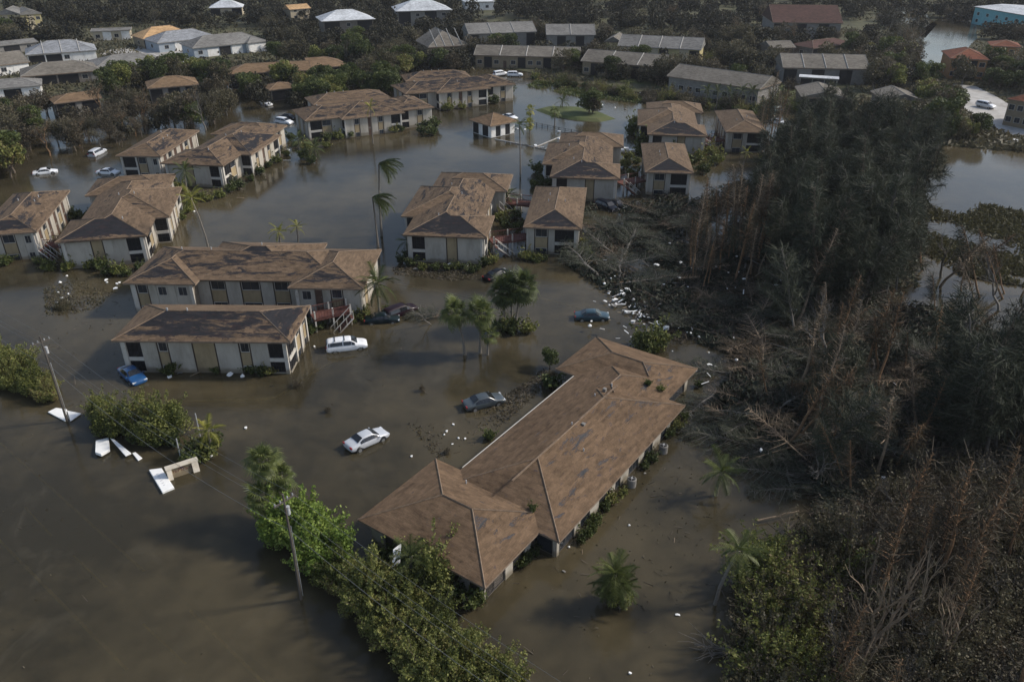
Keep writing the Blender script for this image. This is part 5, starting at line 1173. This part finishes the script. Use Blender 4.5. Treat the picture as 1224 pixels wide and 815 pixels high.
wall_shrubs([(484, 128), (500, 128), (520, 128), (536, 132), (552, 130), (566, 126), (580, 122), (598, 118), (610, 112), (590, 124), (505, 160), (512, 156), (516, 162), (520, 154)], 'along the distant lagoon blocks', 1.3)
wall_shrubs([(352, 176), (366, 178), (392, 168), (404, 166), (420, 164), (470, 158), (480, 157), (498, 150), (348, 168), (390, 176), (362, 190), (372, 196)], 'along the long lagoon block', 1.1)
wall_shrubs([(708, 634), (700, 640), (695, 648), (712, 624), (630, 672), (638, 664), (622, 676), (730, 600), (722, 608), (770, 560), (778, 552), (800, 522), (808, 512), (640, 655), (745, 590), (818, 500), (835, 462)], 'along the right-hand wall of the bungalow', .62)
for k, (u, v) in enumerate(((1.4, .9), (1.9, 23.6), (.6, 23.2))):
    ca, sa = math.cos(ba), math.sin(ba); z = 2.5+.31*min(u+7, 3-u+2)-.35
    plant(SHR[k], (u*ca-v*sa, 50+u*sa+v*ca), ('weeds sprouting in the front valley of the bungalow roof', 'long weed clump in the far valley of the bungalow roof', 'short weed clump in the far valley of the bungalow roof')[k], 'weeds', s=.42, z=z-.35)
plant(BRUSH[0], at(75, 368), 'floating mat of branches and rubbish left of the nearest low block', 'branch pile', s=.5, z=-.5)
for x, y, l in ((393, 488, 'half-sunk bush in the open water left of the silver saloon'), (510, 470, 'thin drowned sapling in the open water'), (352, 462, 'drowned bush below the nearest low block'), (528, 540, 'branches floating beside the silver saloon')): plant(STRIP[1] if x != 352 else BRUSH[1], at(x, y), l, 'shrub', s=.22 if x != 352 else .35, tilt=(.9, .3), z=-.1)

# ---------------------------------------------------------------- belts of trees behind
for x0, y0, x1, y1 in ((1104, 30, 1150, 76), (1142, 108, 1200, 146), (1190, 138, 1224, 160), (1120, 182, 1224, 205)): PROTECT.append((x0, y0, x1, y1, at(x0, y0).y, .12))
MIX = GREEN+DULL+DULL+STRIP[:2]
wood([(-30, 150), (50, 132), (150, 134), (200, 122), (256, 116), (290, 120), (262, 150), (195, 160), (140, 178), (70, 186), (0, 200), (-30, 205)], 150, DULL+STRIP+STRIP+TWIG[:2]+GREEN[:1], 'storm-thinned brownish tree in the wood left of the lagoon', 'tree', 'storm-thinned wood left of the lagoon', 2.8, 7, .6)
wood([(-40, 205), (25, 196), (20, 220), (-40, 240)], 10, GREEN, 'dark green tree at the left edge beyond the flooded white saloon', 'tree', 'dark trees at the left edge', 2.8, 6, .6)
wood([(225, 100), (325, 100), (370, 104), (440, 112), (470, 104), (476, 120), (420, 120), (372, 132), (318, 132), (290, 115)], 70, GREEN+GREEN+DULL[:1], 'green tree in the belt between the tan row and the lagoon', 'tree', 'green belt between the tan row and the lagoon', 2.6, 5.5, .6)
wood([(322, 75), (440, 70), (520, 62), (600, 75), (560, 88), (470, 95), (430, 100), (420, 88), (330, 76)], 90, DULL+GREEN+STRIP[:1], 'mixed brown and green tree behind the long lagoon block', 'tree', 'mixed wood behind the long lagoon block', 2.9, 7, .6)
wood([(180, 92), (260, 84), (270, 96), (230, 104), (190, 108), (150, 112), (130, 118), (125, 108)], 34, GREEN+DULL[:1], 'green tree among the upper left houses', 'tree', 'green trees among the upper left houses', 2.3, 4.5, .6)
wood([(0, 48), (25, 40), (110, 46), (112, 56), (60, 56), (0, 60)], 26, GREEN+DULL, 'bushy tree behind the pale grey house', 'tree', 'bushy trees behind the pale grey house', 2.5, 4.5, .6)
wood([(320, 36), (560, 36), (560, 58), (500, 62), (330, 64), (318, 56)], 100, MIX, 'tree in the wood below the two white metal roofs', 'tree', 'wood below the two white metal roofs', 3, 7, .6)
wood([(60, 24), (170, 20), (380, 24), (560, 22), (560, 36), (330, 36), (240, 36), (160, 34), (60, 34)], 120, MIX, 'tree in the dark wood behind the upper left houses', 'tree', 'dark wood behind the upper left houses', 3.2, 7.5, .6)
wood([(640, 22), (900, 28), (1050, 45), (1050, 62), (1015, 70), (930, 74), (850, 66), (830, 44), (730, 36), (650, 32)], 130, DULL+STRIP+GREEN[:1], 'grey-brown thinned tree in the wood behind the grey terraces', 'tree', 'thinned wood behind the grey terraces', 3.2, 7, .6)
wood([(845, 70), (935, 80), (955, 112), (930, 100), (905, 92), (850, 78)], 26, DULL+BRUSH, 'bushy tree around the gable of the longest terrace', 'tree', 'bushy trees round the longest terrace gable', 2.3, 4, .6)
wood([(1016, 70), (1064, 60), (1105, 82), (1130, 84), (1130, 100), (1060, 112), (1040, 100)], 46, DULL+GREEN+STRIP[:1], 'dark tree between the four-seamed terrace and the canal', 'tree', 'dark trees by the canal', 2.8, 7, .6)
wood([(1040, 132), (1100, 126), (1136, 130), (1180, 158), (1200, 168), (1150, 170), (1110, 166), (1060, 152)], 60, GREEN+DULL+DULL, 'dark tree round the free-standing grey roof', 'tree', 'dark trees round the free-standing grey roof', 2.6, 5.5, .55)
wood([(1120, 84), (1240, 88), (1240, 118), (1150, 104)], 30, GREEN+DULL, 'dark shrubby tree below the reddish brown house', 'tree', 'shrubby trees below the reddish brown house', 2.3, 4.5, .6)
wood([(1060, 6), (1160, 26), (1240, 46), (1240, 56), (1180, 48), (1150, 30)], 46, DULL+STRIP, 'brownish tree in front of the turquoise building', 'tree', 'brown trees before the turquoise building', 2.8, 6, .6)
wood([(1050, 20), (1100, 40), (1150, 60), (1120, 84), (1060, 60)], 36, STRIP+BARE, 'thin bare tree beside the canal', 'tree', 'thin bare trees beside the canal', 2.4, 7, .6)
wood([(640, 92), (700, 104), (780, 116), (900, 128), (960, 122), (950, 134), (900, 136), (780, 124), (690, 112), (636, 100)], 60, SHR+BRUSH, 'low shrub on the bank below the grey terraces', 'shrub', 'shrubs on the bank below the grey terraces', 1.3, 1.6, .7)
wood([(560, 67), (640, 69), (694, 74), (796, 82), (800, 92), (908, 108), (940, 112), (905, 122), (800, 108), (690, 90), (600, 78), (560, 74)], 70, DULL+GREEN[:1], 'small tree in front of the grey terraces', 'tree', 'small trees in front of the grey terraces', 1.7, 3.0, .6)
wood([(560, 43), (650, 44), (740, 57), (840, 62), (850, 74), (800, 66), (690, 58), (560, 52)], 70, DULL+STRIP, 'small tree between the two rows of grey terraces', 'tree', 'small trees between the terrace rows', 1.8, 3.6, .6)
wood([(930, 84), (1045, 86), (1060, 98), (1050, 112), (1010, 100), (940, 100)], 34, DULL+STRIP, 'small dark tree round the white carport', 'tree', 'small dark trees round the white carport', 1.8, 3.6, .6)
# far wood that reads as one mass
parts_v, parts_f, o_ = [], [], 0
def low_crown(k):
    P = []
    for i in range(9):
        c = np.array((rnd.uniform(-2.4, 2.4), rnd.uniform(-2.4, 2.4), rnd.uniform(1, 5.4))); d = unit(46)*rnd.uniform(.8, 1.7); P.append(c+d)
    return leaf_quads(np.concatenate(P), .6)
LC = [low_crown(k) for k in range(6)]; fw = []
for _ in range(1500):
    x, y = rnd.uniform(-120, 1340), rnd.choice((rnd.uniform(-38, 0), rnd.uniform(-10, 26)))
    p = at(x, y)
    if blocked(p, 2.5, 7) or any(inside(x, y, q) for q in ([(1098, 60), (1150, 22), (1170, 42), (1150, 66), (1112, 84)], [(1055, 10), (1120, 34), (1106, 50), (1056, 26)])): continue
    V, F = LC[rnd.randrange(6)]; a = rnd.uniform(0, 6.28); s = rnd.uniform(.75, 1.25); c_, s_ = math.cos(a)*s, math.sin(a)*s
    fw.append((np.stack([V[:, 0]*c_-V[:, 1]*s_+p.x, V[:, 0]*s_+V[:, 1]*c_+p.y, V[:, 2]*s*1.1], 1), F))

# ---------------------------------------------------------------- the wrecked pine wood on the right
wood([(918, 222), (942, 190), (1060, 188), (1098, 222), (1094, 290), (1066, 362), (1000, 388), (935, 350), (908, 285)], 190, PINES[:4], 'dark feathery pine in the dense standing wood right of the apartments', 'pine tree', 'dense standing pine wood', 2.4, 11, .55, .07, (0, .08))
wood([(812, 280), (850, 262), (905, 255), (915, 330), (880, 360), (830, 345)], 40, THINP, 'thin gingery pine stem stripped of needles at the wood edge', 'pine tree', 'stripped gingery pine stems', 1.6, 9, .5, .06, (0, .03))
wood([(900, 150), (930, 150), (935, 190), (905, 200)], 12, THINP, 'thin brown stem beside the small car park', 'pine tree', 'thin brown stems beside the small car park', 1.6, 7, .6)
wood([(1130, 500), (1180, 470), (1260, 440), (1270, 560), (1150, 560)], 34, PINES[:4], 'near-black pine at the right edge of the picture', 'pine tree', 'near-black pines at the right edge', 2.6, 10, .55, .1, (0, .1))
wood([(1085, 330), (1110, 300), (1150, 300), (1230, 330), (1224, 380), (1130, 440), (1090, 420)], 15, THINP+BARE[:1], 'leaning bare dark stem before the pale marsh water', 'pine tree', 'leaning stems before the marsh', 1.8, 9, .7, .08, (0, .4))
for p, s in scatter([(690, 262), (760, 250), (850, 270), (905, 310), (935, 372), (1090, 395), (1180, 470), (1130, 560), (1040, 600), (960, 560), (905, 520), (845, 490), (870, 446), (905, 430), (830, 408), (790, 365), (712, 335)], 190, 1.5, .1, gap=.7):
    plant(rnd.choice(TANGLE), p, 'uprooted pine lying in the flooded tangle right of the bungalow', 'fallen tree', 'uprooted pines in the flooded tangle', s=s*.8, tilt=(R(rnd.gauss(0, 6)), R(rnd.gauss(-6, 7))), z=.25)
for p, s in scatter([(900, 510), (950, 510), (1000, 540), (980, 590), (930, 570)], 8, 2, .1, gap=.7):
    plant(TANGLE[0], p, 'fallen pine top spreading in the water right of the bungalow', 'fallen tree', 'fallen pine tops right of the bungalow', s=s*.75, rz=R(rnd.uniform(150, 210)), z=.2)
wood([(900, 700), (935, 655), (1000, 640), (1010, 700), (960, 800), (1000, 900), (880, 900), (905, 780)], 40, [BRUSH[2], BRUSH[0], BRUSH[0], BRUSH[2], TWIG[0]], 'olive bush on the left fringe of the lower right wood', 'bush', 'bushes on the fringe of the lower right wood', 2.2, 3, .55)
wood([(1005, 640), (1080, 580), (1270, 570), (1270, 900), (970, 900), (990, 760)], 160, TWIG+TWIG+TWIG+BRUSH[:2]+THINP[:1], 'wind-stripped brown tree in the lower right wood', 'tree', 'wind-stripped lower right wood', 2.4, 5, .5)
wood([(1005, 640), (1080, 580), (1270, 570), (1270, 900), (970, 900), (990, 760)], 60, BRUSH[:2], 'brown undergrowth bush in the lower right wood', 'bush', 'undergrowth in the lower right wood', 1.8, 2.4, .6)
bt = twig_tree('bare_tree', 13, .26, BARKP, depth=4, up=.9, r0=.016)
plant(bt, at(1032, 806), 'tall pale bare tree with a forked top standing in the lower right corner', 'tree', s=1.12, rz=.6); plant(bt, at(1022, 826), 'pale bare stem just left of the tall forked tree in the lower right corner', 'tree', s=.8, rz=2.2); plant(bt, at(1120, 812), 'pale bare tree right of the tall forked one, near the bottom edge', 'tree', s=.75, rz=4.0)
wood([(905, 330), (1000, 400), (1070, 410), (1110, 490), (1110, 560), (1040, 610), (960, 590), (900, 470)], 34, THINP+THINP+[PINES[3]]+BARE[:1], 'snapped leaning pine left standing in the flooded tangle', 'pine tree', 'snapped pines left standing in the tangle', 1.8, 8, .7, .22, (0, .25))
def log(x0, y0, x1, y1, label, r=.16, z0=.3, z1=.3, m=BARKP, limbs=5):
    a, b = at(x0, y0, z0), at(x1, y1, z1); t = thing('fallen_log', label, 'fallen log', a); d = b-a; mb = MB()
    mb.tube([d*(i/6)+Vector((0, rnd.uniform(-.12, .12), rnd.uniform(-.1, .15)))*(1 if 0 < i < 6 else 0) for i in range(7)], [r*(1-.6*i/6) for i in range(7)], 7); part('trunk', mb, m, t)
    for i in range(limbs):
        q = d*rnd.uniform(.3, .95); e = q+d.normalized()*rnd.uniform(.5, 2)+Vector((rnd.uniform(-1, 1), rnd.uniform(-1, 1), rnd.uniform(.0, .9)))*1.2; mb = MB(); limb(mb, q, e, r*.4, r*.1, 4); part('branch', mb, m, t)
log(998, 517, 905, 522, 'long pale fallen trunk with combed branches in the water, right of the bungalow', .2, .5, .5, limbs=12)
log(990, 520, 890, 552, 'pale fallen branch fanning out below the long pale trunk', .12, .5, .3, limbs=8)
log(888, 282, 844, 304, 'bright snapped trunk pointing up beside the gingery stems', .18, 2.2, .6, limbs=1)
log(848, 262, 884, 276, 'pale snapped trunk hanging above the bright one', .14, 2.6, 2.2, limbs=2)
log(704, 301, 760, 326, 'curved pale trunk lying behind the blue-green car', .16, .4, .3, limbs=4)
log(720, 338, 782, 336, 'brownish trunk lying along the top of the debris raft', .17, .3, .3, m=BARKO, limbs=6)
log(600+255, 246, 936, 250, 'thin grey trunk lying across the gap by the car park', .13, .3, .4, limbs=3)
log(1122, 470, 1180, 420, 'long thin trunk leaning right in the dark pines', .12, .6, 3, limbs=2)
log(1110, 425, 1126, 515, 'slim standing dead stem in the dark pines', .1, 6, .3, limbs=2)
log(1050, 520, 1120, 545, 'low broken bough in the dark pines', .14, .6, .8, limbs=5)
log(820, 492, 880, 489, 'thin straight pole floating right of the bungalow', .08, .1, .1, limbs=0)
log(890, 780, 830, 770, 'bundle of grey combed branches at the edge of the lower right wood', .1, .4, .3, m=BARKG, limbs=14); log(900, 772, 846, 784, 'second bundle of grey branches at the edge of the lower right wood', .1, .5, .3, m=BARKG, limbs=14)
log(905, 622, 955, 610, 'pale curved branch beside the tip of the lower right wood', .08, .3, .4, limbs=3)
log(1040, 700, 1052, 640, 'pale bough crossing the lower right undergrowth', .1, 2, 5, limbs=3)
log(1150, 445, 1215, 475, 'grey fallen bough among the near-black pines', .12, 1.5, 2.5, m=BARKG, limbs=4)

# twigs and leaf litter carpeting the tangle: nobody could count them
KEEP = [[(1090, 50), (1110, 30), (1140, 14), (1166, 26), (1168, 46), (1150, 66), (1132, 82), (1108, 88), (1100, 70)], [(1130, 100), (1166, 104), (1190, 116), (1240, 146), (1240, 172), (1196, 158), (1166, 140), (1140, 122)], [(1196, 60), (1260, 66), (1270, 96), (1206, 92)], [(172, 56), (232, 66), (220, 77), (168, 68)]]
def carpet(name, P, n_stick, n_leaf, lm, label, hmax=1.4, thr=.0, sl=(1.0, 3.2), lsize=.34, dens=.32):
    x0, x1 = min(q[0] for q in P), max(q[0] for q in P); y0, y1 = min(q[1] for q in P), max(q[1] for q in P)
    def pts(n):
        X = rng.uniform(x0, x1, n*6); Y = rng.uniform(y0, y1, n*6); out = []
        for x, y in zip(X, Y):
            if not inside(x, y, P): continue
            p = at(x, y); f = math.sin(p.x*dens+1.3*math.sin(p.y*dens*.7))+math.sin(p.y*dens*1.1+1.7*math.sin(p.x*dens*.8+1))
            if f+rnd.gauss(0, .55) < thr: continue
            if any(inside(x, y, q) for q in KEEP): continue
            if any(abs(p.x-q[0]) < q[2]+q[3] and abs(p.y-q[1]) < q[2]+q[3] and abs((p.x-q[0])*math.cos(q[4])+(p.y-q[1])*math.sin(q[4])) < q[2] and abs(-(p.x-q[0])*math.sin(q[4])+(p.y-q[1])*math.cos(q[4])) < q[3] for q in FOOT[:18]): continue
            out.append((p.x, p.y, rnd.random()**2*hmax*(.4+.3*max(0, f))+.04))
            if len(out) >= n: break
        return np.array(out)
    B = pts(n_stick); D = np.stack([rng.normal(.3, 1, len(B)), rng.normal(0, .8, len(B)), rng.normal(.1, .22, len(B))], 1)
    V, F = strips(B, D, rng.uniform(*sl, len(B)), rng.uniform(.03, .09, len(B)))
    o = link(name+'_twigs', np_mesh('twigs', V, F, DRYB)); tag(o, label+', bare twigs', 'branch litter', kind='stuff')
    C = pts(n_leaf); V, F = leaf_quads(C, lsize, 2.6); o = link(name+'_leaves', np_mesh('leaves', V, F, lm)); tag(o, label+', torn leaves', 'leaf litter', kind='stuff')
TP = [(695, 250), (760, 240), (850, 225), (930, 210), (1000, 300), (1090, 360), (1260, 430), (1260, 580), (1040, 620), (985, 600), (950, 560), (900, 520), (850, 485), (880, 440), (905, 432), (830, 410), (800, 385), (770, 385), (735, 355), (705, 335), (668, 312)]
carpet('tangle', TP, 15000, 60000, L_PINE, 'matted branch litter floating in the wrecked pine wood', 1.5, -.35)
carpet('underwood', [(890, 700), (935, 640), (1010, 610), (1060, 570), (1270, 540), (1270, 900), (870, 900), (900, 790)], 34000, 42000, leaf_mat('litter_leaves', [(.028, .025, .015), (.054, .048, .028), (.085, .073, .045), (.06, .063, .028)], .2), 'dense dead undergrowth of the lower right wood', 2.6, -1.6, (.6, 2.4), .12, .4)
carpet('pine_floor', [(905, 200), (1060, 180), (1112, 240), (1100, 340), (1000, 400), (930, 370), (900, 300)], 7000, 16000, L_PINE, 'dark needle litter under the standing pines', 1.8, -1.5)
carpet('marsh', [(1100, 232), (1150, 240), (1260, 262), (1260, 350), (1150, 330), (1100, 300)], 2500, 11000, L_MARSH, 'flooded marsh grass right of the pine wood', .5, .15, (.4, 1.0), .4)
carpet('raft', [(735, 355), (800, 350), (850, 380), (815, 412), (790, 400), (770, 385)], 2200, 5000, L_BROWN, 'raft of brown litter between the white scraps', .3, -.4, (.5, 1.6), .2)
carpet('thicket', [(-60, 150), (60, 128), (240, 110), (330, 96), (470, 86), (620, 84), (640, 74), (560, 30), (560, -4), (-60, -4)], 3000, 30000, L_DULL, 'scrub between the houses of the old neighbourhood', 1.6, -1.0, (.8, 2.2), .6, .12)
carpet('scrub', [(640, 92), (700, 104), (900, 126), (1000, 136), (1110, 172), (1260, 186), (1260, -4), (640, -4)], 3000, 30000, L_DULL, 'scrub round the grey terraces and the canal', 1.4, -.5, (.8, 2.2), .6, .12)
carpet('floating_flecks', [(-40, 260), (130, 250), (330, 180), (600, 190), (700, 330), (800, 420), (900, 560), (870, 830), (640, 830), (300, 830), (-40, 830)], 200, 900, L_BROWN, 'leaf flecks and twigs drifting on the brown flood water', .03, .75, (.3, .9), .09, .09)
carpet('wall_drift', [(488, 506), (560, 500), (620, 462), (650, 440), (662, 452), (610, 500), (560, 545), (520, 548)], 260, 1500, L_BROWN, 'leaf drift floating along the left side of the bungalow', .05, -.2, (.4, 1.4), .14, .25)
carpet('court_drift', [(468, 318), (600, 320), (606, 332), (540, 336), (470, 328)], 120, 900, L_BROWN, 'leaf drift floating before the cream wall', .05, -.5, (.4, 1.4), .16, .25)
carpet('corner_drift', [(52, 345), (100, 330), (150, 338), (110, 372), (55, 378)], 160, 900, L_DULL, 'leaf drift floating left of the nearest low block', .06, .1, (.4, 1.6), .16, .25)
carpet('shore', [(640, 96), (700, 106), (800, 118), (905, 130), (905, 138), (780, 126), (690, 116), (630, 104)], 600, 5000, L_GRASS, 'rough grass on the bank below the terraces', .6, -1.2, (.3, .8), .3)

# ---------------------------------------------------------------- the 285 largest trees of a kind singly, the rest as one far wood
PENDING.sort(key=lambda q: -q[0]); used = {}
for _, k_, p, l_, c_, g_, s in PENDING:
    used[k_.name] = used.get(k_.name, 0)+1
    if used[k_.name] <= 285: plant(k_, p, l_, c_, g_, s=s, tilt=(rnd.gauss(0, .08), rnd.gauss(0, .08))); continue
    V, F = LC[rnd.randrange(6)]; a = rnd.uniform(0, 6.28); c_, s_ = math.cos(a)*s, math.sin(a)*s
    fw.append((np.stack([V[:, 0]*c_-V[:, 1]*s_+p.x, V[:, 0]*s_+V[:, 1]*c_+p.y, V[:, 2]*s*1.0], 1), F))
V, F = cat(fw); o = link('far_wood', np_mesh('far_wood', V, F, leaf_mat('far_leaves', [(.022, .022, .014), (.045, .042, .025), (.07, .058, .034)], .2, .7, .05))); tag(o, 'wood of storm-thinned trees along the far horizon', 'wood', kind='stuff')

# ---------------------------------------------------------------- thin damp air over the whole place
hb = MB(); hb.box(-1210, 1210, -160, 1310, -1.6, 48.0)
hm, nt, N, L = nodes('haze_air'); out = N('OutputMaterial'); pv = N('VolumePrincipled'); pv.inputs['Color'].default_value = (.9, .93, 1, 1); pv.inputs['Density'].default_value = .00009; pv.inputs['Anisotropy'].default_value = .2
L(pv.outputs[0], out.inputs['Volume'])
hz = struct('haze', hb, hm, 'stuff')
